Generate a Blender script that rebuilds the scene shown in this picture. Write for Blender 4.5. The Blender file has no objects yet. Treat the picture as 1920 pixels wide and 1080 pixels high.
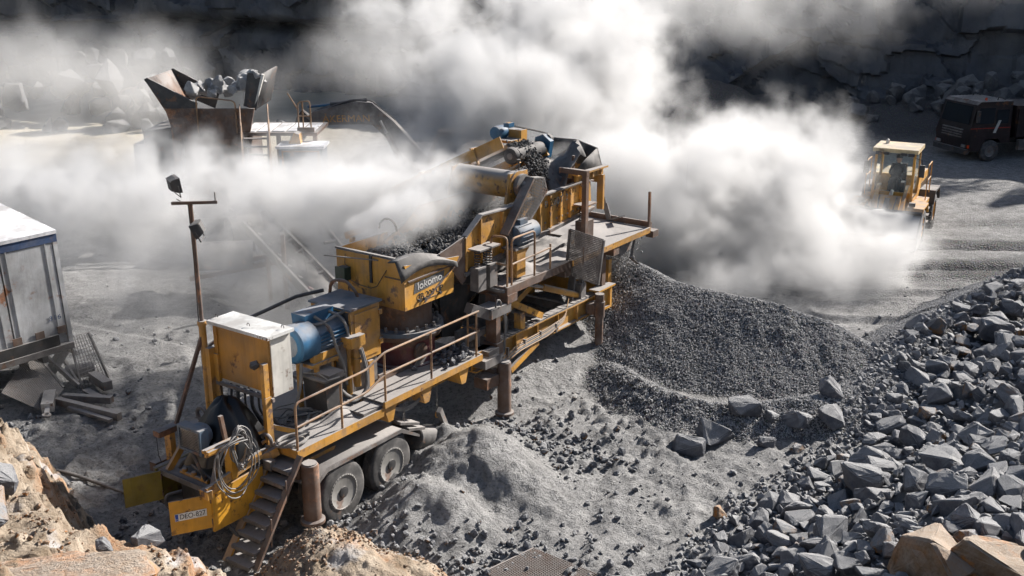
import bpy, bmesh, math, random
import numpy as np
from mathutils import Vector, Matrix, Euler, noise as mnoise
R = math.radians
sc = bpy.context.scene
col = sc.collection
random.seed(7)

# ------------------------------------------------------------------ camera, sky, sun, exposure
cam = bpy.data.cameras.new('camera')
cam_ob = bpy.data.objects.new('camera', cam)
col.objects.link(cam_ob)
cam_ob.location = (0, 0, 9.3)
cam_ob.rotation_euler = (R(90 - 17.57), 0, 0)
cam.sensor_width = 36
cam.lens = 37.9
cam.clip_end = 600
sc.camera = cam_ob

SUN_EL, SUN_AZ = 33.0, math.atan2(.80, .60)          # azimuth clockwise from +Y
world = bpy.data.worlds.new('World')
sc.world = world
world.use_nodes = True
wn = world.node_tree
sky = wn.nodes.new('ShaderNodeTexSky')
sky.sky_type = 'NISHITA'
sky.sun_disc = False
sky.sun_elevation = R(SUN_EL)
sky.sun_rotation = SUN_AZ
sky.dust_density = 1.5
wn.links.new(sky.outputs[0], wn.nodes['Background'].inputs[0])
wn.nodes['Background'].inputs[1].default_value = 0.05

sun = bpy.data.lights.new('sun', 'SUN')
sun.energy = 5.0
sun.angle = R(0.53)
sun.color = (1.0, 0.955, 0.9)
sun_ob = bpy.data.objects.new('sun', sun)
col.objects.link(sun_ob)
ce = math.cos(R(SUN_EL))
sdir = Vector((-math.sin(SUN_AZ) * ce, -math.cos(SUN_AZ) * ce, -math.sin(R(SUN_EL))))
sun_ob.rotation_euler = sdir.to_track_quat('-Z', 'Y').to_euler()
sun_ob.location = (30, 30, 30)

vs = sc.view_settings
vs.view_transform = 'Standard'
vs.look = 'None'
vs.gamma = 1.0
vs.exposure = 1.0
vs.use_curve_mapping = False
cy = sc.cycles
cy.use_adaptive_sampling = True
cy.adaptive_threshold = 0.04
cy.max_bounces = 8
cy.diffuse_bounces = 2
cy.glossy_bounces = 2
cy.transmission_bounces = 4
cy.transparent_max_bounces = 8
cy.volume_bounces = 1
cy.volume_step_rate = 5.5
cy.volume_max_steps = 256
cy.use_denoising = True

# ------------------------------------------------------------------ numpy noise
def _hash(ix, iy, seed):
    h = (ix.astype(np.int64) * 374761393 + iy.astype(np.int64) * 668265263 + seed * 1274126177) & 0xffffffff
    h = ((h ^ (h >> 13)) * 1274126177) & 0xffffffff
    return ((h ^ (h >> 16)) & 0xffff) / 65535.0
def vnoise(x, y, seed=0):
    x = np.asarray(x, float); y = np.asarray(y, float)
    ix = np.floor(x); iy = np.floor(y)
    fx = x - ix; fy = y - iy
    fx = fx * fx * (3 - 2 * fx); fy = fy * fy * (3 - 2 * fy)
    a = _hash(ix, iy, seed); b = _hash(ix + 1, iy, seed); c = _hash(ix, iy + 1, seed); d = _hash(ix + 1, iy + 1, seed)
    return (a * (1 - fx) + b * fx) * (1 - fy) + (c * (1 - fx) + d * fx) * fy
def fbm(x, y, seed=0, o=4, g=.5):
    s = 0; a = 1; t = 0
    for i in range(o):
        s = s + a * (vnoise(x * 2 ** i + 17.3 * i, y * 2 ** i - 9.1 * i, seed + i) - .5); t += a; a *= g
    return s / t * 2
def cell(x, y, seed=0, jit=.9):
    """nearest-cell id value and distance to border (F2-F1)"""
    ix = np.floor(x); iy = np.floor(y)
    f1 = np.full(np.shape(x), 9.); f2 = np.full(np.shape(x), 9.); v = np.zeros(np.shape(x))
    for dx in (-1, 0, 1):
        for dy in (-1, 0, 1):
            cx = ix + dx; cyy = iy + dy
            px = cx + .5 + jit * (_hash(cx, cyy, seed) - .5); py = cyy + .5 + jit * (_hash(cx, cyy, seed + 5) - .5)
            d = np.hypot(px - x, py - y)
            n = d < f1
            f2 = np.where(n, f1, np.minimum(f2, d)); v = np.where(n, _hash(cx, cyy, seed + 11), v); f1 = np.where(n, d, f1)
    return v, f2 - f1
def tent(x, y, pl, slope, rnd=.0):
    h = np.full(np.shape(x), -9.)
    for a, b in zip(pl[:-1], pl[1:]):
        dx, dy = b[0] - a[0], b[1] - a[1]
        t = np.clip(((x - a[0]) * dx + (y - a[1]) * dy) / (dx * dx + dy * dy), 0, 1)
        d = np.hypot(x - a[0] - t * dx, y - a[1] - t * dy)
        d = np.sqrt(d * d + rnd * rnd) - rnd
        h = np.maximum(h, a[2] + (b[2] - a[2]) * t - slope * d)
    return h
def smax(a, b, k=.15):
    d = a - b
    return .5 * (a + b + np.sqrt(d * d + k * k))
def sdist(x, y, pl):
    """signed distance to an open polyline, positive on its right-hand side"""
    best = np.full(np.shape(x), 1e9); sg = np.ones(np.shape(x)); zz = np.zeros(np.shape(x))
    for a, b in zip(pl[:-1], pl[1:]):
        dx, dy = b[0] - a[0], b[1] - a[1]
        t = np.clip(((x - a[0]) * dx + (y - a[1]) * dy) / (dx * dx + dy * dy), 0, 1)
        d = np.hypot(x - a[0] - t * dx, y - a[1] - t * dy)
        s = np.sign((x - a[0]) * -dy + (y - a[1]) * dx) * -1
        n = d < best - 1e-9
        best = np.where(n, d, best); sg = np.where(n, s, sg)
        if len(a) > 2: zz = np.where(n, a[2] + (b[2] - a[2]) * t, zz)
    return best * sg, zz

# ------------------------------------------------------------------ materials
def nodes_of(name):
    m = bpy.data.materials.new(name); m.use_nodes = True
    n = m.node_tree; n.nodes.clear()
    out = n.nodes.new('ShaderNodeOutputMaterial'); bs = n.nodes.new('ShaderNodeBsdfPrincipled')
    n.links.new(bs.outputs[0], out.inputs[0])
    return m, n, bs
class NT:
    def __init__(s, n): s.n = n
    def node(s, t, **k):
        d = s.n.nodes.new(t)
        for a, b in k.items(): setattr(d, a, b)
        return d
    def put(s, sock, v):
        if hasattr(v, 'is_output') or hasattr(v, 'links'): s.n.links.new(v, sock)
        else: sock.default_value = v
    def noise(s, vec, scale, detail=5, rough=.55, dist=0):
        d = s.node('ShaderNodeTexNoise'); s.put(d.inputs['Vector'], vec)
        d.inputs['Scale'].default_value = scale; d.inputs['Detail'].default_value = min(detail, 4.5)
        d.inputs['Roughness'].default_value = rough; d.inputs['Distortion'].default_value = dist
        return d.outputs[0]
    def vor(s, vec, scale, feat='F1', out='Distance', rnd=1.):
        d = s.node('ShaderNodeTexVoronoi', feature=feat); s.put(d.inputs['Vector'], vec)
        d.inputs['Scale'].default_value = scale; d.inputs['Randomness'].default_value = rnd
        return d.outputs[out]
    def rng(s, v, a, b, c=0., d=1.):
        m = s.node('ShaderNodeMapRange'); s.put(m.inputs[0], v)
        for i, q in ((1, a), (2, b), (3, c), (4, d)): m.inputs[i].default_value = q
        return m.outputs[0]
    def math(s, op, a, b=0.):
        m = s.node('ShaderNodeMath', operation=op); s.put(m.inputs[0], a); s.put(m.inputs[1], b); return m.outputs[0]
    def mix(s, f, a, b, mode='MIX'):
        m = s.node('ShaderNodeMix', data_type='RGBA', blend_type=mode)
        s.put(m.inputs[0], f)
        for i, v in ((6, a), (7, b)):
            s.put(m.inputs[i], (*v, 1) if isinstance(v, tuple) and len(v) == 3 else v)
        return m.outputs[2]
    def bump(s, h, st, dist):
        b = s.node('ShaderNodeBump'); s.put(b.inputs['Height'], h)
        b.inputs['Strength'].default_value = st; b.inputs['Distance'].default_value = dist
        return b.outputs[0]
DUST = (.31, .29, .275)
def metal(name, base, rust=.35, dust=.6, rough=.55, met=0., rcol=(.09, .042, .02), var=.25, chip=3.0, film=.25):
    m, n, bs = nodes_of(name); t = NT(n)
    tc = t.node('ShaderNodeTexCoord').outputs['Object']
    n1 = t.noise(tc, chip, 8, .65); n2 = t.noise(tc, 1.1, 4); n3 = t.noise(tc, 17, 4)
    mp = t.node('ShaderNodeMapping'); t.put(mp.inputs['Vector'], tc); mp.inputs['Scale'].default_value = (9, 9, .7)
    streak = t.noise(mp.outputs[0], 1.6, 5)
    dark = tuple(c * (1 - var) * .8 for c in base); lite = tuple(min(1, c * (1 + var)) for c in base)
    c = t.mix(t.rng(n2, .35, .65), dark, lite)
    c = t.mix(t.rng(streak, .5, .8, 0, .55), c, tuple(q * .42 for q in base))
    rm = t.math('MULTIPLY', t.rng(n1, .60 - .16 * rust, .66 - .14 * rust), t.rng(t.noise(tc, .8, 3, .6), .44, .58, .05, 1.))
    c = t.mix(rm, c, t.mix(t.rng(n3, .35, .65), rcol, tuple(min(1, q * 2.2) for q in rcol)))
    nz = t.node('ShaderNodeSeparateXYZ'); t.put(nz.inputs[0], t.node('ShaderNodeNewGeometry').outputs['Normal'])
    up = t.rng(nz.outputs[2], .25, .8)
    dm = t.math('MULTIPLY', up, t.rng(t.noise(tc, 2.6, 6), .5 - .3 * dust, .62 - .2 * dust, .55 * dust, min(1, .5 + .5 * dust)))
    fl = t.rng(t.noise(tc, 3.3, 7, .6), .42, .75, film * .3, film * 1.6)
    dm = t.math('MAXIMUM', dm, fl)
    c = t.mix(dm, c, t.mix(n3, tuple(q * .8 for q in DUST), tuple(q * 1.1 for q in DUST)))
    t.put(bs.inputs['Base Color'], c)
    t.put(bs.inputs['Roughness'], t.rng(t.math('MAXIMUM', dm, rm), 0, 1, rough, .92))
    t.put(bs.inputs['Metallic'], t.rng(t.math('MAXIMUM', dm, rm), 0, .6, met, 0.))
    t.put(bs.inputs['Normal'], t.bump(t.math('ADD', t.math('MULTIPLY', n1, .6), t.math('MULTIPLY', n3, .4)), .25, .02))
    return m
def flat(name, base, rough=.8, met=0., emit=None):
    m, n, bs = nodes_of(name); t = NT(n)
    tc = t.node('ShaderNodeTexCoord').outputs['Object']
    nn = t.noise(tc, 9, 5)
    c = t.mix(t.rng(nn, .3, .7), tuple(q * .75 for q in base), tuple(min(1, q * 1.2) for q in base))
    t.put(bs.inputs['Base Color'], c); bs.inputs['Roughness'].default_value = rough; bs.inputs['Metallic'].default_value = met
    return m
def stone(name, a, b, top, scale=1., brown=None, browns=.0, bump=.5, topamt=.75):
    m, n, bs = nodes_of(name); t = NT(n)
    tc = t.node('ShaderNodeTexCoord').outputs['Object']
    ge = t.node('ShaderNodeNewGeometry')
    oi = t.node('ShaderNodeObjectInfo').outputs['Random']
    n1 = t.noise(tc, 2.2 * scale, 6); n2 = t.noise(tc, 14 * scale, 6, .7); n3 = t.noise(tc, 45 * scale, 3)
    c = t.mix(t.rng(n1, .35, .65), a, b)
    c = t.mix(t.rng(oi, 0, 1, 0, .5), c, t.mix(.5, a, tuple(q * .55 for q in a)))
    if brown:
        c = t.mix(t.math('MULTIPLY', t.rng(t.noise(tc, 1.3 * scale, 5), .5, .6), t.rng(oi, 1 - browns, 1 - browns * .9)), c, brown)
    c = t.mix(t.rng(n2, .45, .75, 0, .6), c, tuple(q * .45 for q in a))
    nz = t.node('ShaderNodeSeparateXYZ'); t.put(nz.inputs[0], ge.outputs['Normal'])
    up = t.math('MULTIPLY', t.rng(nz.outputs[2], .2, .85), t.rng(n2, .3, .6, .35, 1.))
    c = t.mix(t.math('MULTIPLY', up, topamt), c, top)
    t.put(bs.inputs['Base Color'], c); bs.inputs['Roughness'].default_value = .9
    bs.inputs['Specular IOR Level'].default_value = .25
    t.put(bs.inputs['Normal'], t.bump(t.math('ADD', n2, t.math('MULTIPLY', n3, .5)), min(1., bump * 1.8), .09))
    return m

M = {}
YEL = (.57, .275, .03)
M['yellow'] = metal('ochre_paint', YEL, .36, 1., .5, film=.24, chip=6.5)
M['yellow_clean'] = metal('ochre_paint_clean', (.62, .30, .02), .12, .4, .45, film=.08, chip=8)
M['olive'] = metal('olive_paint', (.22, .165, .012), .3, .4, .5, film=.1)
M['cab_ochre'] = metal('ochre_cabinet', (.44, .20, .022), -.1, .4, .5, film=.12)
M['white'] = metal('white_paint', (.62, .60, .55), .12, .25, .5, film=.15)
M['blue'] = metal('blue_paint', (.012, .115, .24), .08, .55, .42, film=.1)
M['bluegrey'] = metal('blue_grey_paint', (.05, .10, .16), .3, .6, .5, film=.3)
M['red'] = metal('dark_red_paint', (.16, .018, .022), .45, .6, .55, film=.2)
M['rust'] = metal('rusty_steel', (.105, .055, .032), .5, .6, .75, rcol=(.14, .06, .025), film=.25)
M['steel'] = metal('dusty_steel', (.10, .09, .085), .35, .95, .6, film=.5)
M['dark'] = metal('dark_steel', (.025, .025, .027), .2, .5, .6, film=.13)
M['hub'] = metal('pale_hub_paint', (.30, .29, .27), .1, .4, .6, film=.3)
M['rail'] = metal('rail_paint', (.36, .20, .09), .6, .4, .6, film=.2)
M['bright'] = metal('bare_steel', (.45, .44, .43), .05, .3, .35, .8, film=.1)
M['belt'] = metal('conveyor_belt', (.022, .022, .024), .0, .15, .7, film=.1)
M['rubber'] = metal('black_rubber', (.018, .018, .019), .0, .5, .7, film=.35)
M['tyre'] = metal('tyre_rubber', (.028, .028, .029), .0, .4, .8, film=.3)
M['tarp'] = flat('black_tarpaulin', (.005, .005, .006), .38)
M['cable'] = metal('grey_cable', (.16, .155, .15), 0, .4, .6, film=.3)
M['cable_dark'] = metal('dark_cable', (.03, .03, .033), 0, .4, .6, film=.2)
M['letter'] = flat('black_lettering', (.02, .02, .02), .7)
M['letter_white'] = flat('white_lettering', (.6, .58, .55), .7)
M['grey_panel'] = metal('grey_label', (.09, .09, .09), .2, .3, .6, film=.15)
M['green'] = metal('green_box_paint', (.02, .045, .03), .2, .5, .5, film=.15)
M['loader'] = metal('loader_yellow', (.62, .30, .03), .12, .5, .45, film=.2)
M['loader_roof'] = metal('cream_roof', (.68, .52, .28), .05, .5, .5, film=.2)
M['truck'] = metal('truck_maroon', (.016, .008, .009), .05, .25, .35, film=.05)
M['container'] = metal('container_grey', (.47, .48, .49), .18, .3, .5, rcol=(.16, .06, .02), film=.25)
M['roofwhite'] = metal('container_roof', (.78, .78, .8), .0, .1, .6, film=.06)
M['bluepaint2'] = metal('blue_trim', (.03, .07, .17), .3, .4, .5, film=.2)
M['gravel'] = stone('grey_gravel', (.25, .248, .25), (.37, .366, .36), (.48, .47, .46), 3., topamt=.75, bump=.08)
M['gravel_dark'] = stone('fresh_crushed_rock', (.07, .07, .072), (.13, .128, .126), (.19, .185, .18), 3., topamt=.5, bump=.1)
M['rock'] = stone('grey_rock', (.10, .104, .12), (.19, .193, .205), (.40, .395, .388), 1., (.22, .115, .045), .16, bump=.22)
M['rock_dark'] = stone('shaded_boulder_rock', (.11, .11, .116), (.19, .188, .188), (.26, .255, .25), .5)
M['rock_lit'] = stone('sunlit_blasted_rock', (.30, .30, .305), (.42, .415, .41), (.55, .54, .53), .8, bump=.3)  # sunlight on the backlit hopper rocks put into a paler rock colour
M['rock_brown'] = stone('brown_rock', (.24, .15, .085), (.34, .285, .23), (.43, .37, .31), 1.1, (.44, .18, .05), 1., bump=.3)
m, n, bs = nodes_of('glass'); bs.inputs['Base Color'].default_value = (.75, .85, .85, 1); bs.inputs['Roughness'].default_value = .06
bs.inputs['Transmission Weight'].default_value = .9; bs.inputs['IOR'].default_value = 1.1; M['glass'] = m
m, n, bs = nodes_of('dark_glass'); bs.inputs['Base Color'].default_value = (.02, .025, .03, 1); bs.inputs['Roughness'].default_value = .08; M['dglass'] = m
m, n, bs = nodes_of('orange_lens'); bs.inputs['Base Color'].default_value = (.7, .08, .02, 1); bs.inputs['Roughness'].default_value = .2; M['orange'] = m

# ------------------------------------------------------------------ mesh builder
class MB:
    """collects shapes; with flip=True points are (along, towards viewer side, up) of the crusher"""
    def __init__(s, flip=False): s.v = []; s.f = []; s.flip = flip
    def add(s, vs, fs):
        b = len(s.v); s.v += [tuple(p) for p in vs]; s.f += [tuple(i + b for i in f) for f in fs]; return s
    def box(s, x0, x1, y0, y1, z0, z1):
        return s.add([(x, y, z) for x in (x0, x1) for y in (y0, y1) for z in (z0, z1)],
                     [(0, 1, 3, 2), (4, 6, 7, 5), (0, 4, 5, 1), (2, 3, 7, 6), (0, 2, 6, 4), (1, 5, 7, 3)])
    def bar(s, p, q, w, h=None, up=(0, 0, 1)):
        h = w if h is None else h
        p = Vector(p); q = Vector(q); d = (q - p).normalized(); u = Vector(up)
        if abs(d.dot(u)) > .98: u = Vector((1, 0, 0))
        a = d.cross(u).normalized(); b = a.cross(d).normalized()
        vs = []
        for c in (p, q):
            for i, j in ((-1, -1), (1, -1), (1, 1), (-1, 1)): vs.append(c + a * (i * w / 2) + b * (j * h / 2))
        return s.add(vs, [(0, 1, 2, 3), (7, 6, 5, 4), (0, 4, 5, 1), (1, 5, 6, 2), (2, 6, 7, 3), (3, 7, 4, 0)])
    def cyl(s, p, q, r, r2=None, n=12, cap=True):
        return s.tube([p, q], [r, r if r2 is None else r2], n, cap)
    def tube(s, pts, r, n=6, cap=True, closed=False):
        pts = [Vector(p) for p in pts]; k = len(pts)
        rs = r if isinstance(r, (list, tuple)) else [r] * k
        tg = []
        for i in range(k):
            a = pts[(i - 1) % k] if closed or i > 0 else pts[i]; b = pts[(i + 1) % k] if closed or i < k - 1 else pts[i]
            d = b - a
            tg.append(d.normalized() if d.length > 1e-9 else Vector((0, 0, 1)))
        u = Vector((0, 0, 1)) if abs(tg[0].z) < .9 else Vector((1, 0, 0))
        vs = []
        for i in range(k):
            a = tg[i].cross(u)
            if a.length < 1e-6: a = tg[i].orthogonal()
            a.normalize(); b = a.cross(tg[i]).normalized(); u = b
            for j in range(n):
                an = 2 * math.pi * j / n
                vs.append(pts[i] + (a * math.cos(an) + b * math.sin(an)) * rs[i])
        fs = []
        for i in range(k if closed else k - 1):
            i2 = (i + 1) % k
            for j in range(n): fs.append((i * n + j, i * n + (j + 1) % n, i2 * n + (j + 1) % n, i2 * n + j))
        if cap and not closed: fs += [tuple(range(n))[::-1], tuple(range((k - 1) * n, k * n))]
        return s.add(vs, fs)
    def prism(s, poly, axis, a, b):
        """poly of 2D points extruded along axis 0/1/2 from a to b"""
        def P(p, t):
            return (t, p[0], p[1]) if axis == 0 else ((p[0], t, p[1]) if axis == 1 else (p[0], p[1], t))
        k = len(poly)
        return s.add([P(p, a) for p in poly] + [P(p, b) for p in poly],
                     [tuple(range(k))[::-1], tuple(range(k, 2 * k))] + [(i, (i + 1) % k, k + (i + 1) % k, k + i) for i in range(k)])
    def lathe(s, c, axis, prof, n=24, cap=True):
        """prof: list of (distance along axis, radius)"""
        c = Vector(c); ax = Vector(axis).normalized(); a = ax.orthogonal().normalized(); b = ax.cross(a)
        vs = []
        for h, r in prof:
            for j in range(n):
                an = 2 * math.pi * j / n; vs.append(c + ax * h + (a * math.cos(an) + b * math.sin(an)) * r)
        k = len(prof)
        fs = [(i * n + j, i * n + (j + 1) % n, (i + 1) * n + (j + 1) % n, (i + 1) * n + j) for i in range(k - 1) for j in range(n)]
        if cap: fs += [tuple(range(n))[::-1], tuple(range((k - 1) * n, k * n))]
        return s.add(vs, fs)
    def quad(s, *p): return s.add(p, [tuple(range(len(p)))])
    def mesh(s, name, smooth=False):
        vs = [(p[0], -p[1], p[2]) for p in s.v] if s.flip else s.v
        me = bpy.data.meshes.new(name); me.from_pydata([tuple(p) for p in vs], [], s.f)
        bm = bmesh.new(); bm.from_mesh(me); bmesh.ops.recalc_face_normals(bm, faces=bm.faces[:]); bm.to_mesh(me); bm.free()
        if smooth:
            me.shade_smooth() if smooth is True else None
            if smooth == 'auto':
                me.shade_smooth(); me.set_sharp_from_angle(angle=R(38))
        me.update(); return me
    def build(s, name, mat, parent=None, smooth='auto', label=None):
        me = s.mesh(name, smooth); me.materials.append(M[mat] if isinstance(mat, str) else mat)
        o = bpy.data.objects.new(name, me); col.objects.link(o); o.parent = parent
        if label: o['label'] = label
        return o
def tag(o, label, cat, group=None, kind=None):
    if label: o['label'] = label
    if cat: o['category'] = cat
    if group: o['group'] = group
    if kind: o['kind'] = kind
    return o
def thing(name, label, cat, loc=(0, 0, 0), rot=(0, 0, 0), group=None):
    o = bpy.data.objects.new(name, None); o.empty_display_size = .3; col.objects.link(o)
    o.location = loc; o.rotation_euler = rot
    return tag(o, label, cat, group)
def inst(src, name, parent=None, loc=None, rot=None, scale=None):
    o = bpy.data.objects.new(name, src.data if hasattr(src, 'data') else src); col.objects.link(o); o.parent = parent
    if loc is not None: o.location = loc
    if rot is not None: o.rotation_euler = rot
    if scale is not None: o.scale = scale
    return o
def text(name, body, size, mat, parent, M4, depth=.004, sx=1.):
    cu = bpy.data.curves.new(name, 'FONT'); cu.body = body; cu.size = size; cu.extrude = depth; cu.align_x = 'CENTER'; cu.align_y = 'CENTER'
    ob = bpy.data.objects.new(name + '_src', cu); col.objects.link(ob)
    dg = bpy.context.evaluated_depsgraph_get(); me = bpy.data.meshes.new_from_object(ob.evaluated_get(dg))
    bpy.data.objects.remove(ob); bpy.data.curves.remove(cu)
    me.transform(M4 @ Matrix.Diagonal((sx, 1, 1, 1))); me.materials.clear(); me.materials.append(M[mat])
    o = bpy.data.objects.new(name, me); col.objects.link(o); o.parent = parent
    return o
def frame(o, x, y):
    """matrix with local X along x, Y along y (given in final object space)"""
    x = Vector(x).normalized(); z = x.cross(Vector(y)).normalized(); y = z.cross(x)
    m = Matrix((x, y, z)).transposed().to_4x4(); m.translation = Vector(o); return m
def arc(c, r, a0, a1, n, f):
    return [f(c[0] + r * math.cos(a0 + (a1 - a0) * i / n), c[1] + r * math.sin(a0 + (a1 - a0) * i / n)) for i in range(n + 1)]
def grid_mesh(name, X, Y, Zf, mat, attr=None):
    nx, ny = len(X), len(Y)
    gx, gy = np.meshgrid(X, Y)
    z = Zf(gx, gy)
    v = np.stack([gx.ravel(), gy.ravel(), z.ravel()], 1)
    i = np.arange((nx - 1) * (ny - 1)); a = i // (nx - 1) * nx + i % (nx - 1)
    f = np.stack([a, a + 1, a + nx + 1, a + nx], 1)
    me = bpy.data.meshes.new(name); me.vertices.add(len(v)); me.vertices.foreach_set('co', v.astype(np.float32).ravel())
    me.loops.add(f.size); me.loops.foreach_set('vertex_index', f.astype(np.int32).ravel())
    me.polygons.add(len(f)); me.polygons.foreach_set('loop_start', np.arange(0, f.size, 4, dtype=np.int32))
    me.update(calc_edges=True); me.validate(); me.shade_smooth()
    if attr:
        for k, fn in attr.items():
            at = me.attributes.new(k, 'FLOAT', 'POINT'); at.data.foreach_set('value', fn(gx, gy).astype(np.float32).ravel())
    me.materials.append(mat)
    o = bpy.data.objects.new(name, me); col.objects.link(o); return o

# ------------------------------------------------------------------ the setting: ground, quarry wall, heaps
TOE = [(1.7, 10.6), (3.0, 14.2), (4.1, 15.9), (5.05, 16.95), (6.0, 17.9), (7.0, 18.7), (7.9, 20.4), (9.3, 23.3), (13.2, 26.6), (20, 30.5), (34, 36)]
PILE = [(3.0, 25.2, 1.95), (3.75, 24.3, 1.78), (5.1, 23.6, 1.6), (6.1, 23.3, 1.5), (7.0, 23.0, 1.25), (7.9, 22.6, .8), (8.7, 22.2, .2)]
FAN = [(-1.5, 21.3, .5), (-.8, 22.3, 1.1), (1.1, 25.0, 1.4), (2.9, 25.6, 1.7)]
BERM = [(1.9, 22.9, .2), (2.15, 22.1, .5), (2.7, 20.9, .56), (3.4, 20.1, .55), (4.6, 19.75, .58), (5.9, 19.9, .62), (7.0, 20.4, .66), (8.3, 21.9, .75), (10, 24.0, .95), (13.3, 26.9, 1.2), (20, 30.6, 1.3)]
MOUNDS = [(-.62, 17.75, .95, .66), (-1.5, 16.05, .8, .72), (-1.2, 18.75, .55, .6), (-2.0, 18.3, .32, .6), (1.0, 20.6, .25, .35), (-.2, 19.6, .2, .3)]
BACKP = [(9.9, 55, 3.0, .55), (13.4, 56, 2.4, .55), (7.0, 57.5, 3.2, .55), (20.5, 57, 1.9, .35), (25.5, 57, 2.6, .4)]
RIM = [(-9.6, 17.0, 3.2), (-8.7, 15.74, 3.0), (-7.48, 14.46, 2.8), (-7.03, 13.81, 2.6), (-6.33, 13.35, 2.3), (-6.22, 13.19, 2.1), (-5.61, 13.3, 1.9), (-5.0, 13.17, 1.7), (-4.55, 13.33, 1.4), (-3.99, 13.37, 1.1), (-3.54, 13.26, .8), (-3.2, 12.6, .5), (-2.9, 11.8, .2)]
TRK = [([(4.5, 31), (9, 29.2), (14, 29.0), (22, 31)], .10), ([(8.5, 27.0), (11, 26.6), (14.5, 28), (20, 33)], .09), ([(-14, 27), (-8.5, 24.2), (-7.2, 21), (-7.8, 17)], .07), ([(-12, 21), (-8, 22.5), (-5, 26)], .06), ([(.8, 13), (2.2, 15.5), (2.6, 18)], .06)]
def wallp(s):
    """base line of the quarry wall, s in 0..1 from right to left"""
    P = [(62, 36), (44, 53), (33, 59.5), (20, 64), (4, 69.5), (-12, 74.5), (-26, 79), (-42, 76), (-58, 66)]
    k = s * (len(P) - 1); i = np.minimum(np.floor(k).astype(int), len(P) - 2); f = k - i
    P = np.array(P); return P[i] * (1 - f)[..., None] + P[i + 1] * f[..., None]
def gravel_part(x, y):
    nz = fbm(x * .9, y * .9, 3, 3) * .07
    p = tent(x, y, PILE, .60, .12) + nz
    b = tent(x, y, BERM, .56, .07) + nz * .7
    return p, b
def heap_h(x, y):
    d, _ = sdist(x, y, TOE)
    return np.where(d > 0, np.minimum(.43 * d, 2.2 + .22 * d) + fbm(x * .6, y * .6, 21, 4) * .5 * np.clip(d, 0, 1.2), -.5 + 0 * d), d
def H(x, y, fine=True):
    z = fbm(x * .13, y * .13, 1, 3) * .25 + fbm(x * .6, y * .6, 2, 4) * .07
    p, b = gravel_part(x, y)
    f = tent(x, y, FAN, .52, .4) + fbm(x * 1.1, y * 1.1, 5, 3) * .05
    z = smax(z, f, .12); z = smax(z, b, .10); z = smax(z, p, .08)
    for mx, my, mz, ms in MOUNDS:
        r = np.hypot(x - mx, (y - my) * .9); an = np.arctan2(y - my, x - mx)
        z = smax(z, mz - ms * (np.sqrt(r * r + .09) - .3) * (1 + .18 * np.sin(3 * an + mx * 9)) + fbm(x * 2.2, y * 2.2, 8, 4) * .12, .07)
    for mx, my, mz, ms in BACKP:
        r = np.hypot(x - mx, y - my); z = smax(z, mz - ms * (np.sqrt(r * r + 1) - 1) + fbm(x * .7, y * .7, 8, 3) * .3, .2)
    hh, d = heap_h(x, y); z = smax(z, hh, .12)
    # spoil bank beside the primary crusher, slopes up on the left
    z = smax(z, tent(x, y, [(-24, 40, 1.6), (-17, 38, 1.5), (-13, 36, 1.0), (-11.5, 33.5, .3)], .4, .6) + fbm(x * .8, y * .8, 31, 4) * .35, .2)
    if fine:
        rut = np.exp(-((y - 31.2 - .06 * (x - 14)) / .22) ** 2) + np.exp(-((y - 33.2 - .06 * (x - 14)) / .22) ** 2) + .8 * np.exp(-((y - 36.2 - .1 * (x - 14)) / .25) ** 2)
        z = z - .2 * rut * np.clip((x - 8) / 3, 0, 1)
        rough = np.clip(1.2 - np.abs(d) * .3, .3, 1)
        near = np.clip((24 - y) / 5, .35, 1)
        z = z + (fbm(x * 2.2, y * 2.2, 12, 5, .62) * .10 + np.abs(fbm(x * 4.5, y * 4.5, 14, 3)) * .05) * near
        k1, q1 = cell(x * 3.6, y * 3.6, 101); k2, q2 = cell(x * 7.5, y * 7.5, 103)
        for pl, dp in TRK:
            dt = np.abs(sdist(x, y, pl)[0]); z = z - dp * np.exp(-((dt - .95) / .2) ** 2) + dp * .5 * np.exp(-((dt - .62) / .12) ** 2)
        lump = np.clip(fbm(x * .45, y * .45, 105, 3) * 1.5 + .45, 0, 1) * np.clip((25 - y) / 4, 0, 1)
        z = z + lump * (np.maximum(k1 - .55, 0) * .22 * np.clip(q1 * 3, 0, 1) + np.maximum(k2 - .4, 0) * .10 * np.clip(q2 * 3, 0, 1))
    # bench the camera stands on, behind it
    z = np.maximum(z, np.minimum(7.6, (4.0 - y) * 1.6))
    return z
def gmask(x, y):
    p, b = gravel_part(x, y); z = H(x, y, False)
    g = np.clip((np.maximum(p, b) - z + .16) / .14, 0, 1) * (np.maximum(p, b) > .1)
    for mx, my, mz, ms in BACKP: g = np.maximum(g, np.clip(mz / ms + .5 - np.hypot(x - mx, y - my), 0, 1))
    far = np.clip((x - 9) / 3, 0, 1) * np.clip((y - 24) / 2, 0, 1) * np.clip((40 - y) / 6, 0, 1) * np.clip(.5 + 1.3 * fbm(x * .35, y * 1.3, 40, 4), 0, 1)
    return np.clip(np.maximum(g, far), 0, 1)
def hmask(x, y): return np.clip(heap_h(x, y)[1] * 2 + .3, 0, 1)

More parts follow.
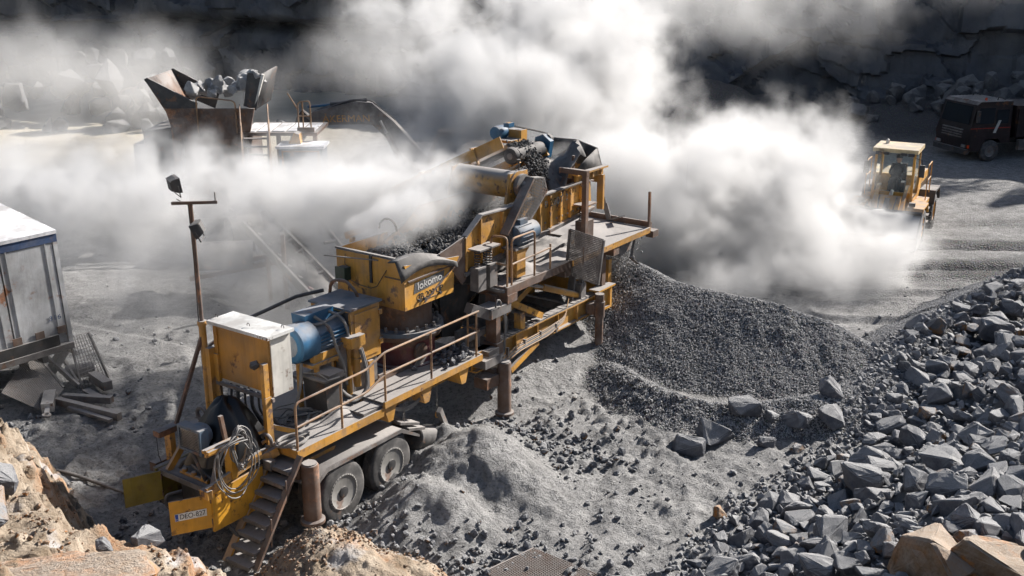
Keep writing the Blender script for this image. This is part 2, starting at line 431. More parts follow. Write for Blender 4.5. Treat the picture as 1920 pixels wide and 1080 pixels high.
def ground_mat():
    m, n, bs = nodes_of('quarry_ground'); t = NT(n)
    ge = t.node('ShaderNodeNewGeometry'); po = ge.outputs['Position']
    ga = t.node('ShaderNodeAttribute', attribute_name='gravel').outputs['Fac']
    ha = t.node('ShaderNodeAttribute', attribute_name='heap').outputs['Fac']
    n1 = t.noise(po, .5, 6); n2 = t.noise(po, 3.2, 8, .62); n3 = t.noise(po, 16, 6, .7); n4 = t.noise(po, 60, 3)
    c = t.mix(t.rng(n2, .3, .7), (.19, .187, .184), (.41, .402, .392))
    c = t.mix(t.rng(n1, .42, .62, 0, .5), c, (.27, .265, .26))
    c = t.mix(t.rng(n3, .50, .64, 0, .75), c, (.12, .118, .117))
    peb = t.vor(po, 15, 'F1'); pc = t.vor(po, 15, 'F1', 'Color')
    g = t.mix(t.rng(peb, .1, .55), t.mix(.5, (.27, .266, .264), pc, 'MULTIPLY'), (.11, .109, .11))
    g = t.mix(t.rng(n2, .45, .7, 0, .35), g, (.2, .19, .18))
    c = t.mix(ga, c, g)
    c = t.mix(t.math('MULTIPLY', ha, .75), c, t.mix(n3, (.08, .08, .082), (.2, .195, .19)))
    sx = t.node('ShaderNodeSeparateXYZ'); t.put(sx.inputs[0], po)
    tan = t.math('MULTIPLY', t.rng(sx.outputs[1], 44, 52), t.rng(sx.outputs[0], -6, -14))
    c = t.mix(tan, c, t.mix(t.rng(n1, .3, .7), (.46, .40, .30), (.56, .50, .40)))
    t.put(bs.inputs['Base Color'], c); bs.inputs['Roughness'].default_value = .95; bs.inputs['Specular IOR Level'].default_value = .15
    hgt = t.math('ADD', t.math('MULTIPLY', n3, .7), t.math('MULTIPLY', n4, .3))
    hgt = t.math('ADD', hgt, t.math('MULTIPLY', t.math('MULTIPLY', t.rng(peb, 0, .6, 1, 0), ga), 1.2))
    t.put(bs.inputs['Normal'], t.bump(hgt, 1., .10))
    return m
M['ground'] = ground_mat()
def axis(a0, a1, d, lo, hi, g=1.16):
    A = list(np.arange(a0, a1 + d / 2, d)); st = d
    while A[-1] < hi: st *= g; A.append(A[-1] + st)
    st = d; B = []; p = a0
    while p > lo: st *= g; p -= st; B.append(p)
    return np.array(B[::-1] + A)
gr = grid_mesh('ground', axis(-11, 15, .055, -260, 260), axis(12, 34, .055, -60, 420), H, M['ground'], {'gravel': gmask, 'heap': hmask})
tag(gr, None, None, None, 'structure')

def rockwall_mat(name, a, b, st, sc_=.4):
    m, n, bs = nodes_of(name); t = NT(n)
    po = t.node('ShaderNodeNewGeometry').outputs['Position']
    mp = t.node('ShaderNodeMapping'); t.put(mp.inputs['Vector'], po); mp.inputs['Scale'].default_value = (1, 1, .25)
    n1 = t.noise(po, sc_, 7); n2 = t.noise(po, 3 * sc_, 8, .65); n3 = t.noise(mp.outputs[0], 2.2 * sc_, 7, .6)
    c = t.mix(t.rng(n1, .35, .65), a, b)
    c = t.mix(t.rng(n3, .5, .72, 0, .65), c, st)
    cr = t.noise(mp.outputs[0], 1.4 * sc_, 6, .6)
    t.put(bs.inputs['Base Color'], c); bs.inputs['Roughness'].default_value = .9
    t.put(bs.inputs['Normal'], t.bump(t.math('ADD', n2, cr), .7, .25))
    return m
M['wall'] = rockwall_mat('quarry_face_rock', (.085, .088, .10), (.145, .145, .15), (.05, .048, .048))
def build_wall():
    ns, nz = 620, 90
    S, T = np.meshgrid(np.linspace(0, 1, ns), np.linspace(0, 1, nz))
    b = wallp(S); b2 = wallp(np.clip(S + .002, 0, 1)); d = b2 - wallp(np.clip(S - .002, 0, 1))
    L = np.hypot(d[..., 0], d[..., 1]) + 1e-9
    nx, ny = -d[..., 1] / L, d[..., 0] / L          # points to the camera side
    fl = np.sign(nx * (0 - b[..., 0]) + ny * (20 - b[..., 1])); nx *= fl; ny *= fl
    u = S * 170; hgt = 13.2 + fbm(u * .08, u * 0, 60, 3) * 2.2
    z = -1 + T * (hgt + 1)
    # stepped joint blocks
    wu = u + fbm(u * .2, z * .2, 61, 3) * 2; wz = z + fbm(u * .15, z * .3, 62, 3) * 1.2
    c1, e1 = cell(wu * .11, wz * .26, 63); c2, e2 = cell(wu * .3, wz * .8, 64)
    off = (c1 - .5) * 2.4 + (c2 - .5) * .9
    off += fbm(u * .5, z * .5, 65, 4) * .5 + (1 - T) * 1.6
    # a long recessed seam in the left half of the face
    seam = np.exp(-((z - 4.1 - .012 * (u - 100)) / .45) ** 2) * np.clip((u - 88) / 3, 0, 1) * np.clip((128 - u) / 3, 0, 1)
    off -= seam * 1.6
    off += np.where(z > 4.4, .5, 0) * np.clip((u - 88) / 3, 0, 1)
    x = b[..., 0] + nx * off; y = b[..., 1] + ny * off
    v = np.stack([x.ravel(), y.ravel(), z.ravel()], 1)
    # a level shelf back from the rim
    top = v.reshape(nz, ns, 3)[-1].copy(); top[:, 0] -= nx[-1] * 45; top[:, 1] -= ny[-1] * 45; top[:, 2] += 2
    v = np.concatenate([v, top])
    f = [(j * ns + i, j * ns + i + 1, (j + 1) * ns + i + 1, (j + 1) * ns + i) for j in range(nz) for i in range(ns - 1)]
    me = bpy.data.meshes.new('quarry_wall'); me.from_pydata(v.tolist(), [], f); me.materials.append(M['wall'])
    o = bpy.data.objects.new('quarry_wall', me); col.objects.link(o); return o
tag(build_wall(), 'high jointed grey quarry face in shade behind the dust', 'rock wall')

# foreground bedrock
def ledge_mat():
    m, n, bs = nodes_of('stained_bedrock'); t = NT(n)
    po = t.node('ShaderNodeNewGeometry').outputs['Position']
    n1 = t.noise(po, .75, 6, .6, .6); n2 = t.noise(po, 2.2, 8, .6); n3 = t.noise(po, 24, 6, .7)
    c = t.mix(t.rng(n2, .35, .65), (.22, .17, .12), (.42, .35, .275))
    c = t.mix(t.rng(n1, .52, .64, 0, .75), c, t.mix(t.rng(n3, .35, .65), (.36, .15, .05), (.43, .31, .21)))
    c = t.mix(t.rng(n3, .55, .7, 0, .45), c, (.15, .10, .06))
    c = t.mix(t.rng(t.noise(po, 1.3, 5, .5), .58, .66, 0, .7), c, (.46, .45, .45))
    t.put(bs.inputs['Base Color'], c); bs.inputs['Roughness'].default_value = .88; bs.inputs['Specular IOR Level'].default_value = .2
    t.put(bs.inputs['Normal'], t.bump(t.math('ADD', n3, t.math('MULTIPLY', n2, .6)), .85, .06))
    return m
M['ledge'] = ledge_mat()
def strata(z, n, k):
    q = z * n; i = np.floor(q); f = q - i
    return (i + np.clip((f - .5) * k + .5, 0, 1)) / n
def ledge_h(x, y):
    wx = x + fbm(x * 1.1, y * 1.1, 80, 5, .6) * .22; wy = y + fbm(x * 1.1, y * 1.1, 81, 5, .6) * .22
    d, rz = sdist(wx, wy, RIM); d = d - .30
    c2, e2 = cell(x * 2.1 + .35 * fbm(x * 2, y * 2, 82), y * 2.6, 85); c3, e3 = cell(x * 6.0, y * 7, 88); c4, e4 = cell(x * 13, y * 14, 89)
    base = rz - .16 + np.minimum(np.clip(d, 0, 9) * .17, 1.4) + fbm(x * .9, y * .9, 84, 4) * .30 * np.clip(d * 1.2, .1, 1)
    ins = strata(base + .04 * fbm(x * 3, y * 3, 95), 5.0, 2.6) + (c2 - .5) * .17 + (c3 - .5) * .05 * np.clip(fbm(x * .8, y * .8, 99, 2) * 3 + .4, 0, 1) + fbm(x * 6, y * 6, 86, 4, .55) * .035
    out = strata(rz - .2 + d * 1.6 + fbm(x * 1.6, y * 1.6, 84, 4) * .3, 3.3, 2.2) + (c2 - .5) * .22 + (c3 - .5) * .1 + fbm(x * 7, y * 7, 86, 4) * .05
    z = np.where(d > 0, ins, np.minimum(out, rz - .1))
    return np.maximum(z, -.6)
def mound_h(x, y):
    dx = x + 2.75; dy = y - 13.75
    r = np.sqrt((dx / np.where(dx > 0, 2.05, 1.25)) ** 2 + (dy / np.where(dy > 0, .95, 2.3)) ** 2)
    z = 1.32 - 1.1 * r ** 1.25 + fbm(x * 1.6, y * 1.6, 90, 5) * .16 + np.abs(fbm(x * 7, y * 7, 92, 4)) * .07
    c3, e3 = cell(x * 5.5, y * 5.5, 94); z = z + (c3 - .5) * .07 - np.clip(.1 - e3, 0, 1) * .25
    return np.maximum(z, -.6)
lo = grid_mesh('bedrock_ledge', np.arange(-10.5, -2.2, .033), np.arange(7.5, 18.0, .033), ledge_h, M['ledge'])
tag(lo, 'brown stained bedrock ledge in the bottom left foreground', 'rock ledge')
mo = grid_mesh('bedrock_mound', np.arange(-4.6, -.2, .03), np.arange(11.2, 15.3, .03), mound_h, M['ledge'])
tag(mo, 'rusty brown rock mound at the foot of the stairs', 'rock mound')

# ------------------------------------------------------------------ rocks
def rock_mesh(name, seed, n=16, sub=False, mat='rock', el=(1, .78, .62)):
    rn = random.Random(seed); bm = bmesh.new()
    for _ in range(n):
        p = Vector((rn.uniform(-1, 1), rn.uniform(-1, 1), rn.uniform(-1, 1)))
        k = max(abs(p.x), abs(p.y), abs(p.z)); p = (p / k * .55 + p.normalized() * .5) * rn.uniform(.82, 1.02)
        bm.verts.new((p.x * el[0], p.y * el[1], p.z * el[2]))
    r = bmesh.ops.convex_hull(bm, input=bm.verts[:])
    for g in [q for q in r['geom_interior'] if isinstance(q, bmesh.types.BMVert)]: bm.verts.remove(g)
    bmesh.ops.dissolve_limit(bm, angle_limit=R(9), verts=bm.verts[:], edges=bm.edges[:])
    bmesh.ops.bevel(bm, geom=bm.edges[:], offset=.045, segments=1, affect='EDGES', clamp_overlap=True)
    bmesh.ops.triangulate(bm, faces=bm.faces[:])
    if sub:
        bmesh.ops.subdivide_edges(bm, edges=bm.edges[:], cuts=2, use_grid_fill=True)
        for v in bm.verts:
            q = v.co * 2.3 + Vector((seed * 3.1, 0, 0))
            v.co += v.co.normalized() * (mnoise.noise(q) * .06 + mnoise.noise(q * 3.1) * .045 + mnoise.noise(q * 7) * .028)
    me = bpy.data.meshes.new(name); bm.to_mesh(me); bm.free(); me.materials.append(M[mat]); return me
ROCK_S = [rock_mesh('rock', i, random.Random(i).choice((11, 13, 16)), False, 'rock', (1, random.Random(i + 50).uniform(.6, .95), random.Random(i + 90).uniform(.45, .8))) for i in range(14)]
ROCK_B = [rock_mesh('rock', 100 + i, random.Random(i + 3).choice((13, 16, 20)), True, 'rock', (1, random.Random(i + 5).uniform(.65, .9), random.Random(i + 9).uniform(.5, .75))) for i in range(14)]
ROCK_BR = [rock_mesh('rock', 300 + i, 14, True, 'rock_brown', (1, .8, .65)) for i in range(3)]
ROCK_LIT = [rock_mesh('rock', 500 + i, 14, True, 'rock_lit', (1, .85, .75)) for i in range(5)]
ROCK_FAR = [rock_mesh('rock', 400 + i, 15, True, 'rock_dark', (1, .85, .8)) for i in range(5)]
def place(me, name, x, y, z, r, rot, label, cat='rock', group=None):
    o = bpy.data.objects.new(name, me); col.objects.link(o); o.location = (x, y, z); o.scale = (r, r, r); o.rotation_euler = rot
    return tag(o, label, cat, group)
def hz(x, y): return float(H(np.array([x]), np.array([y]))[0])
# singled-out stones on and below the berm, and the big ones in the heap
for i, (x, y, r, rot, lab) in enumerate([
    (3.35, 18.75, .40, (.5, .2, 2.6), 'tilted slab of grey rock at the left foot of the gravel berm'),
    (3.95, 19.05, .40, (.3, .5, .6), 'big grey rock lying on the left half of the berm face'),
    (4.6, 19.6, .34, (.1, .1, .2), 'flat grey rock sunk in the crest of the berm'),
    (5.1, 19.45, .19, (.4, .2, 1.), 'small round grey rock on the berm crest beside a larger one'),
    (5.58, 19.35, .33, (.2, .3, 2.2), 'pale angular rock in the middle of the berm crest'),
    (6.25, 19.4, .37, (.9, .4, .9), 'dark upright rock at the right end of the berm crest'),
    (6.45, 20.2, .30, (.3, .7, .1), 'pointed rock standing behind the berm crest'),
    (4.85, 18.75, .2, (.9, .5, .1), 'small dark stone standing at the foot of the berm'),
    (5.42, 18.65, .15, (.2, .1, .7), 'small pale stone at the right foot of the berm'),
    (7.35, 20.2, .16, (.2, .1, .7), 'small stone on the gravel right of the berm stones')]):
    place(ROCK_B[i % 8], 'rock', x, y, hz(x, y) + r * .28, r, rot, lab)
place(ROCK_BR[0], 'boulder', 6.15, 11.95, hz(6.15, 11.95) + .1, .62, (.3, .2, .4), 'large orange-stained boulder in the bottom right corner', 'boulder')
place(ROCK_BR[1], 'boulder', 5.55, 12.45, hz(5.55, 12.45) + .15, .66, (.1, .5, 2.0), 'large brown and grey boulder left of the orange-stained one', 'boulder')
place(ROCK_BR[2], 'boulder', 3.6, 13.6, hz(3.6, 13.6) + .05, .26, (.6, .5, 1.0), 'small rusty brown boulder among grey ones near the bottom edge', 'boulder')
place(ROCK_BR[1], 'boulder', 3.55, 16.3, hz(3.55, 16.3) + .05, .17, (.6, 1.5, 1.0), 'small brown stone alone on the pale rubble ground', 'boulder')

PCOS, PSIN = math.cos(R(17.57)), math.sin(R(17.57))
def proj(x, y, z):
    Z = y * PCOS - (z - 9.3) * PSIN; Yc = y * PSIN + (z - 9.3) * PCOS
    return 960 + 2021 * x / Z, 540 - 2021 * Yc / Z, 2021 / Z
def heapd(x, y): return float(heap_h(np.array([x]), np.array([y]))[1][0])
rn = random.Random(5)
rgt = np.random.default_rng(9)
def throw(lst, n, r0, r1, space, xr, yr, dmin):
    """dart throwing on the heap, candidates tested as arrays"""
    m_ = n * 14
    x = rgt.uniform(*xr, m_); y = rgt.uniform(*yr, m_); r = r0 * (r1 / r0) ** (rgt.random(m_) ** 1.6)
    k = heap_h(x, y)[1] > dmin; x, y, r = x[k], y[k], r[k]
    px, py, s_ = proj(x, y, H(x, y)); k = (px > -100) & (px < 2150) & (py > -30) & (py < 1200); x, y, r = x[k], y[k], r[k]
    A = np.array(lst); out = []
    buf = np.zeros((len(A) + n, 3)); buf[:len(A)] = A; c = len(A)
    for X, Y, Q in zip(x, y, r):
        if c - len(A) >= n: break
        B = buf[:c]
        if np.any((B[:, 0] - X) ** 2 + (B[:, 1] - Y) ** 2 < (space * (B[:, 2] + Q)) ** 2): continue
        buf[c] = (X, Y, Q); c += 1
    return [tuple(q) for q in buf[:c]]
PX = [(6.15, 11.95, .6), (5.55, 12.45, .6), (3.6, 13.6, .26)]
PX = throw(PX, 32, .30, .46, .72, (2, 15), (10, 27), .4)
PX = throw(PX, 330, .17, .30, .66, (1.5, 15), (10, 28), -.2)
PX = throw(PX, 1250, .09, .17, .62, (1, 16), (10, 29), -.45)
nb_ = len(PX)
PX = throw(PX, 2000, .045, .09, .6, (1, 14), (10, 24), -.8)
cand2 = PX[3:nb_]; small = PX[nb_:]
ca_ = np.array(cand2); pa_, pb_, ps_ = proj(ca_[:, 0], ca_[:, 1], H(ca_[:, 0], ca_[:, 1]))
key_ = -ca_[:, 2] * ps_ * np.where((pa_ < 1925) & (pb_ < 1085), 1, .01)
cand2 = [cand2[i] for i in np.argsort(key_, kind='stable')]
hz_c = H(np.array(cand2)[:280, 0], np.array(cand2)[:280, 1])
seen_ = {}
hd_c = heap_h(np.array(cand2)[:280, 0], np.array(cand2)[:280, 1])[1]
for i, (x, y, r) in enumerate(cand2[:280]):
    me = ROCK_B[rn.randrange(14)]
    px, py, s_ = proj(x, y, float(hz_c[i]))
    row = 'along the bottom edge' if py > 980 else 'in the lower part' if py > 860 else 'halfway up' if py > 740 else 'near the crest'
    cl = 'at the left fringe' if hd_c[i] < .9 else 'by the right edge' if px > 1780 else 'in the middle'
    key = (row, cl); k = seen_.get(key, 0); seen_[key] = k + 1
    where = 'of the rubble heap %s, %s' % (row, cl)
    lab = ('largest grey rock ' if k == 0 else 'second largest grey rock ' if k == 1 else 'third largest grey rock ' if k == 2 else 'smaller grey angular rock ') + where
    o = place(me, 'rock', x, y, float(hz_c[i]) + r * rn.uniform(.15, .5), r * 1.12, (rn.uniform(-.7, .7), rn.uniform(-.7, .7), rn.uniform(0, 6.3)), lab, 'rock', 'rocks %s, %s' % key)
def merged(name, items, meshes, mat, sink=(.1, .45)):
    V, F, b = [], [], 0
    dat = []
    for me in meshes:
        v = np.empty(len(me.vertices) * 3, np.float32); me.vertices.foreach_get('co', v)
        f = np.array([p.vertices[:] for p in me.polygons]); dat.append((v.reshape(-1, 3), f))
    ia = np.array(items); hzs = H(ia[:, 0], ia[:, 1])
    for (x, y, r), h0 in zip(items, hzs):
        v, f = dat[rn.randrange(len(dat))]
        m = np.array(Euler((rn.uniform(0, 6.3), rn.uniform(0, 6.3), rn.uniform(0, 6.3))).to_matrix())
        V.append(v @ m.T * r + (x, y, h0 + r * rn.uniform(*sink))); F.append(f + b); b += len(v)
    me = bpy.data.meshes.new(name); me.from_pydata(np.concatenate(V).tolist(), [], np.concatenate(F).tolist()); me.materials.append(M[mat])
    o = bpy.data.objects.new(name, me); col.objects.link(o); return o
tag(merged('rubble', cand2[280:] + small, ROCK_S, 'rock'), 'small broken rubble filling the gaps of the rock heap', 'rubble', None, 'stuff')

# gravel and pebbles: uncountable, instanced
def scatter(name, P, S, mat, seed, sub=1, nvar=6, amp=.55, flat_=.7):
    n = len(P); rg = np.random.default_rng(seed)
    me = bpy.data.meshes.new(name); me.from_pydata(P.tolist(), [], [])
    rot = rg.uniform(0, 6.283, (n, 3)).astype(np.float32)
    scl = (S[:, None] * rg.uniform((.8, .65, .5), (1.15, 1., .8), (n, 3))).astype(np.float32)
    for k, d in (('rot', rot), ('scl', scl)):
        a = me.attributes.new(k, 'FLOAT_VECTOR', 'POINT'); a.data.foreach_set('vector', d.ravel())
    g = bpy.data.node_groups.new(name, 'GeometryNodeTree')
    g.interface.new_socket('Geometry', in_out='INPUT', socket_type='NodeSocketGeometry'); g.interface.new_socket('Geometry', in_out='OUTPUT', socket_type='NodeSocketGeometry')
    N = g.nodes.new; L = g.links.new
    gi = N('NodeGroupInput'); go = N('NodeGroupOutput'); iop = N('GeometryNodeInstanceOnPoints'); gti = N('GeometryNodeGeometryToInstance')
    for i in range(nvar):
        ic = N('GeometryNodeMeshIcoSphere'); ic.inputs['Radius'].default_value = 1; ic.inputs['Subdivisions'].default_value = sub
        sp = N('GeometryNodeSetPosition'); po = N('GeometryNodeInputPosition'); ad = N('ShaderNodeVectorMath'); ad.inputs[1].default_value = (i * 7.3 + seed, 0, 0)
        nz = N('ShaderNodeTexNoise'); nz.inputs['Scale'].default_value = 1.1; nz.inputs['Detail'].default_value = 1
        sb = N('ShaderNodeVectorMath'); sb.operation = 'SUBTRACT'; sb.inputs[1].default_value = (.5, .5, .5)
        mu = N('ShaderNodeVectorMath'); mu.operation = 'SCALE'; mu.inputs['Scale'].default_value = amp * 3
        L(po.outputs[0], ad.inputs[0]); L(ad.outputs[0], nz.inputs['Vector']); L(nz.outputs['Color'], sb.inputs[0]); L(sb.outputs[0], mu.inputs[0])
        L(ic.outputs[0], sp.inputs[0]); L(mu.outputs[0], sp.inputs['Offset'])
        sm = N('GeometryNodeSetMaterial'); sm.inputs['Material'].default_value = M[mat]; L(sp.outputs[0], sm.inputs[0]); L(sm.outputs[0], gti.inputs[0])
    na = N('GeometryNodeInputNamedAttribute'); na.data_type = 'FLOAT_VECTOR'; na.inputs[0].default_value = 'rot'
    er = N('FunctionNodeEulerToRotation'); L(na.outputs[0], er.inputs[0]); L(er.outputs[0], iop.inputs['Rotation'])
    nb = N('GeometryNodeInputNamedAttribute'); nb.data_type = 'FLOAT_VECTOR'; nb.inputs[0].default_value = 'scl'; L(nb.outputs[0], iop.inputs['Scale'])
    L(gi.outputs[0], iop.inputs['Points']); L(gti.outputs[0], iop.inputs['Instance']); iop.inputs['Pick Instance'].default_value = True
    rv = N('FunctionNodeRandomValue'); rv.data_type = 'INT'
    for s_ in rv.inputs:
        if s_.type == 'INT' and s_.name == 'Max': s_.default_value = nvar - 1
        if s_.type == 'INT' and s_.name == 'Min': s_.default_value = 0
    L([o for o in rv.outputs if o.type == 'INT'][0], iop.inputs['Instance Index'])
    L(iop.outputs[0], go.inputs[0])
    me.materials.append(M[mat])
    o = bpy.data.objects.new(name, me); col.objects.link(o); o.modifiers.new('scatter', 'NODES').node_group = g
    return o
rg = np.random.default_rng(3)
def pts(n, xr, yr, dens, r0, r1, sink=.3, hf=H):
    x = rg.uniform(*xr, n); y = rg.uniform(*yr, n); k = rg.random(n) < dens(x, y)
    x, y = x[k], y[k]; z = hf(x, y)
    Z = y * PCOS - (z - 9.3) * PSIN; px = 960 + 2021 * x / Z; py = 540 - 2021 * (y * PSIN + (z - 9.3) * PCOS) / Z
    k = (px > -300) & (px < 2220) & (py > -20) & (py < 1250); x, y, z = x[k], y[k], z[k]
    s = r0 * (r1 / r0) ** (rg.random(len(x)) ** 2.2)
    return np.stack([x, y, z + s * sink], 1), s
def pilemask(x, y):
    p, b = gravel_part(x, y); z = H(x, y, False)
    return np.clip((np.maximum(p, b) - z + .1) / .1, 0, 1) * (np.maximum(p, b) > .12) * (heap_h(x, y)[1] < .2)
P, S = pts(420000, (1.4, 16), (18.5, 29), pilemask, .012, .026)
tag(scatter('gravel_heap', P, S, 'gravel', 11, 1, 5), 'heap and berm of loose dark grey gravel under the crusher discharge', 'gravel', None, 'stuff')
def offmound(x, y):
    k = 1.
    for mx, my, mz, ms in MOUNDS[:4]: k = k * (1 - .93 * np.exp(-(np.hypot(x - mx, y - my) / (mz / ms * .85)) ** 4))
    return k
def pebmask(x, y):
    q = np.clip(fbm(x * .55, y * .55, 70, 4) * 1.6 + .12, 0, 1) ** 1.2
    band = np.exp(-(((x - .6) / 1.5) ** 2 + ((y - 18.6) / .8) ** 2)) + np.exp(-(((x + .6) / 1.6) ** 2 + ((y - 15.0) / .6) ** 2)) * .6 + np.exp(-(((x + 4.6) / 1.8) ** 2 + ((y - 15.6) / .9) ** 2))
    toe = np.exp(-(np.minimum(heap_h(x, y)[1], 0) / 1.2) ** 2) * .4
    return np.clip(q * .3 + band * .75 + toe, .015, 1) * (1 - np.clip(gmask(x, y), 0, 1)) * (heap_h(x, y)[1] < .3) * offmound(x, y)
P, S = pts(21000, (-12, 11), (12.5, 30), pebmask, .018, .10)
tag(scatter('loose_stones', P, S, 'rock', 12, 2, 6, .5), 'loose broken stones strewn over the dusty ground', 'stones', None, 'stuff')
P, S = pts(9000, (-4, 3), (14, 20.5), lambda x, y: np.clip(np.exp(-(((x - .5) / 1.3) ** 2 + ((y - 18.7) / .65) ** 2)) + .8 * np.exp(-(((x + .7) / 1.8) ** 2 + ((y - 15.0) / .7) ** 2)) + .7 * np.exp(-(((x + 2.3) / .8) ** 2 + ((y - 16.2) / .5) ** 2)), 0, 1) * .55 * offmound(x, y), .03, .085, .5)
tag(scatter('crushed_stone', P, S, 'rock', 15, 2, 6, .5), 'spill of crushed stone between the wheels and the sand mounds', 'stones', None, 'stuff')
P, S = pts(9000, (-9, -2.5), (8, 16), lambda x, y: np.clip(fbm(x * 1.3, y * 1.3, 75, 3) * 2 + .45, .06, 1) * (ledge_h(x, y) > .3), .010, .06, .4, ledge_h)
tag(scatter('ledge_chips', P, S, 'rock_brown', 13, 1, 5), 'brown stone chips lying on the foreground bedrock ledge', 'stone chips', None, 'stuff')
P, S = pts(9000, (-4.4, -.4), (11.5, 15), lambda x, y: np.clip(fbm(x * 1.7, y * 1.7, 76, 3) * 2 + .1, .03, 1) * (mound_h(x, y) > .1), .010, .04, .4, mound_h)
tag(scatter('mound_chips', P, S, 'rock_brown', 14, 1, 5), 'rusty stone chips scattered on the foreground rock mound', 'stone chips', None, 'stuff')
for x, y, z, r, rot, lab in [(-6.9, 13.0, 2.5, .3, (.2, .3, .4), 'pale grey block on the left rim of the foreground ledge'),
                             (-6.6, 12.0, 2.6, .42, (.1, .1, 2.), 'white weathered slab on the foreground ledge at the left edge'),
                             (-5.0, 13.0, 1.6, .24, (.5, .2, 1.), 'grey block perched on the ledge rim above the number plate'),
                             (-5.25, 12.2, 1.95, .14, (.5, .9, 1.), 'small dark stone lying on the foreground ledge')]:
    place(ROCK_B[int(r * 100) % 8], 'rock', x, y, z, r, rot, lab)
for k, (x, y, sc3, rz_, lab) in enumerate([(-5.35, 10.55, (1.5, .9, .55), .35, 'broad smooth orange slab in the bottom left corner'), (-5.5, 11.6, (.95, .4, .4), .1, 'long brown rock bar lying behind the orange corner slab'), (-4.3, 11.6, (.8, .5, .35), -.3, 'flat tan slab on the ledge near the bottom edge')]):
    o = place(ROCK_BR[k], 'rock_slab', x, y, float(ledge_h(np.array([x]), np.array([y]))[0]) + .05, 1, (.08, -.05, rz_), lab, 'rock slab'); o.scale = sc3
# boulders of the spoil heap far left, stones by the truck
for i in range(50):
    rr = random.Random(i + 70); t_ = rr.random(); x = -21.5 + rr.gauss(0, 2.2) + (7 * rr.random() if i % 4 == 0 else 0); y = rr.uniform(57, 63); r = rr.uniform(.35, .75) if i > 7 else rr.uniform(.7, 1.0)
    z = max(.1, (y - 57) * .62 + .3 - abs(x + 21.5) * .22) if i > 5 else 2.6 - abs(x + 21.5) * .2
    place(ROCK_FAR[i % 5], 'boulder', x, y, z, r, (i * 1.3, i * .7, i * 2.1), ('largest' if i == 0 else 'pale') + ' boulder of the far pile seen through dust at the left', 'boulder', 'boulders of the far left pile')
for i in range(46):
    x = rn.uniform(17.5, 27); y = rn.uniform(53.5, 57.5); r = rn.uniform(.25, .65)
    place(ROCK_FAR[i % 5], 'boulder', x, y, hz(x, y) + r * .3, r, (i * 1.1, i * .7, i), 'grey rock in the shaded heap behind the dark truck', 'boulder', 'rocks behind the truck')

# sparse trees on the rim of the face, out of the frame, that dapple the ground by the loader
M['leaf'] = flat('dark_foliage', (.035, .05, .02), .8); M['bark'] = flat('bark', (.07, .05, .04), .9)
def tree(x, y, z, h, seed):
    rr = np.random.default_rng(seed)
    t = thing('pine_tree', 'tall sparse pine on the quarry rim above the truck', 'tree', (x, y, z), group='pines on the quarry rim')
    mb = MB(); mb.tube([(0, 0, -.5), (.1, 0, h * .5), (0, .1, h)], [.16, .1, .03], 7)
    for k in range(12):
        an = rr.uniform(0, 6.3); w = h * rr.uniform(.4, .95); L_ = (h - w) * .45 + .5; mb.tube([(0, 0, w), (L_ * math.cos(an), L_ * math.sin(an), w + .25)], [.04, .012], 4)
    mb.build('trunk', 'bark', t)
    n = 1500; w = h * rr.uniform(.38, 1., n) ** .8; ra = ((h - w) * .42 + .25) * np.sqrt(rr.random(n)); an = np.round(rr.uniform(0, 6.28, n) * 2.2) / 2.2 + rr.normal(0, .16, n)
    c = np.stack([ra * np.cos(an), ra * np.sin(an), w + rr.normal(0, .08, n)], 1)
    d1 = rr.normal(0, 1, (n, 3)); d1 /= np.linalg.norm(d1, axis=1)[:, None]; d2 = np.cross(d1, rr.normal(0, 1, (n, 3))); d2 /= np.linalg.norm(d2, axis=1)[:, None]
    v = np.stack([c - d1 * .16, c + d2 * .06, c + d1 * .16, c - d2 * .06], 1).reshape(-1, 3)
    me = bpy.data.meshes.new('crown'); me.from_pydata(v.tolist(), [], np.arange(n * 4).reshape(-1, 4).tolist()); me.materials.append(M['leaf'])
    o = bpy.data.objects.new('crown', me); col.objects.link(o); o.parent = t
for i, (x, y, h) in enumerate([(36.5, 59.5, 6.5), (39.5, 59, 7.5), (42.5, 57.5, 6.8), (45.5, 56, 8), (48, 53, 7), (34, 61, 5.5), (38, 61.5, 7), (50.5, 50.5, 7.5)]): tree(x, y, 13.3, h, i)

# ------------------------------------------------------------------ the mobile crusher trailer
CO = (-3.85, 17.01, 0)
CROT = R(90 - 35.1)
mc = thing('mobile_crusher', 'yellow mobile stone crusher on a trailer, with hopper, screen and walkways', 'crusher', CO, (0, 0, CROT))
F = lambda: MB(True)
def ibeam(mb, u0, u1, v, w0, w1, fl=.2, t=.03):
    mb.box(u0, u1, v - .015, v + .015, w0 + t, w1 - t); mb.box(u0, u1, v - fl / 2, v + fl / 2, w0, w0 + t); mb.box(u0, u1, v - fl / 2, v + fl / 2, w1 - t, w1)
# chassis
for v in (.92, -.92):
    b = F(); ibeam(b, 4.0, 8.95, v, 1.3, 1.72, .22)
    for u in np.arange(4.6, 8.9, .8): b.box(u - .012, u + .012, v - .1, v + .1, 1.335, 1.685)
    b.build('frame_beam', 'yellow', mc)
for v in (.42, -.42): b = F(); ibeam(b, -1.5, 4.2, v, 1.12, 1.5, .16); b.build('frame_beam', 'yellow', mc)
for u in (-1.2, -.3, .9, 2.2, 3.9, 5.4, 7.0, 8.2): F().box(u - .06, u + .06, -.9, .9, 1.34, 1.5).build('cross_member', 'steel', mc)
b = F(); b.prism([(9.06, 1.36), (9.14, 1.36), (9.14, 1.82), (9.06, 1.82)], 1, -1.1, 1.12); b.box(8.6, 9.14, .98, 1.12, 1.3, 1.36); b.box(8.45, 9.2, .9, 1.18, 1.82, 1.86); b.box(8.55, 9.06, .99, 1.06, 1.36, 1.82); b.build('end_beam', 'yellow', mc)
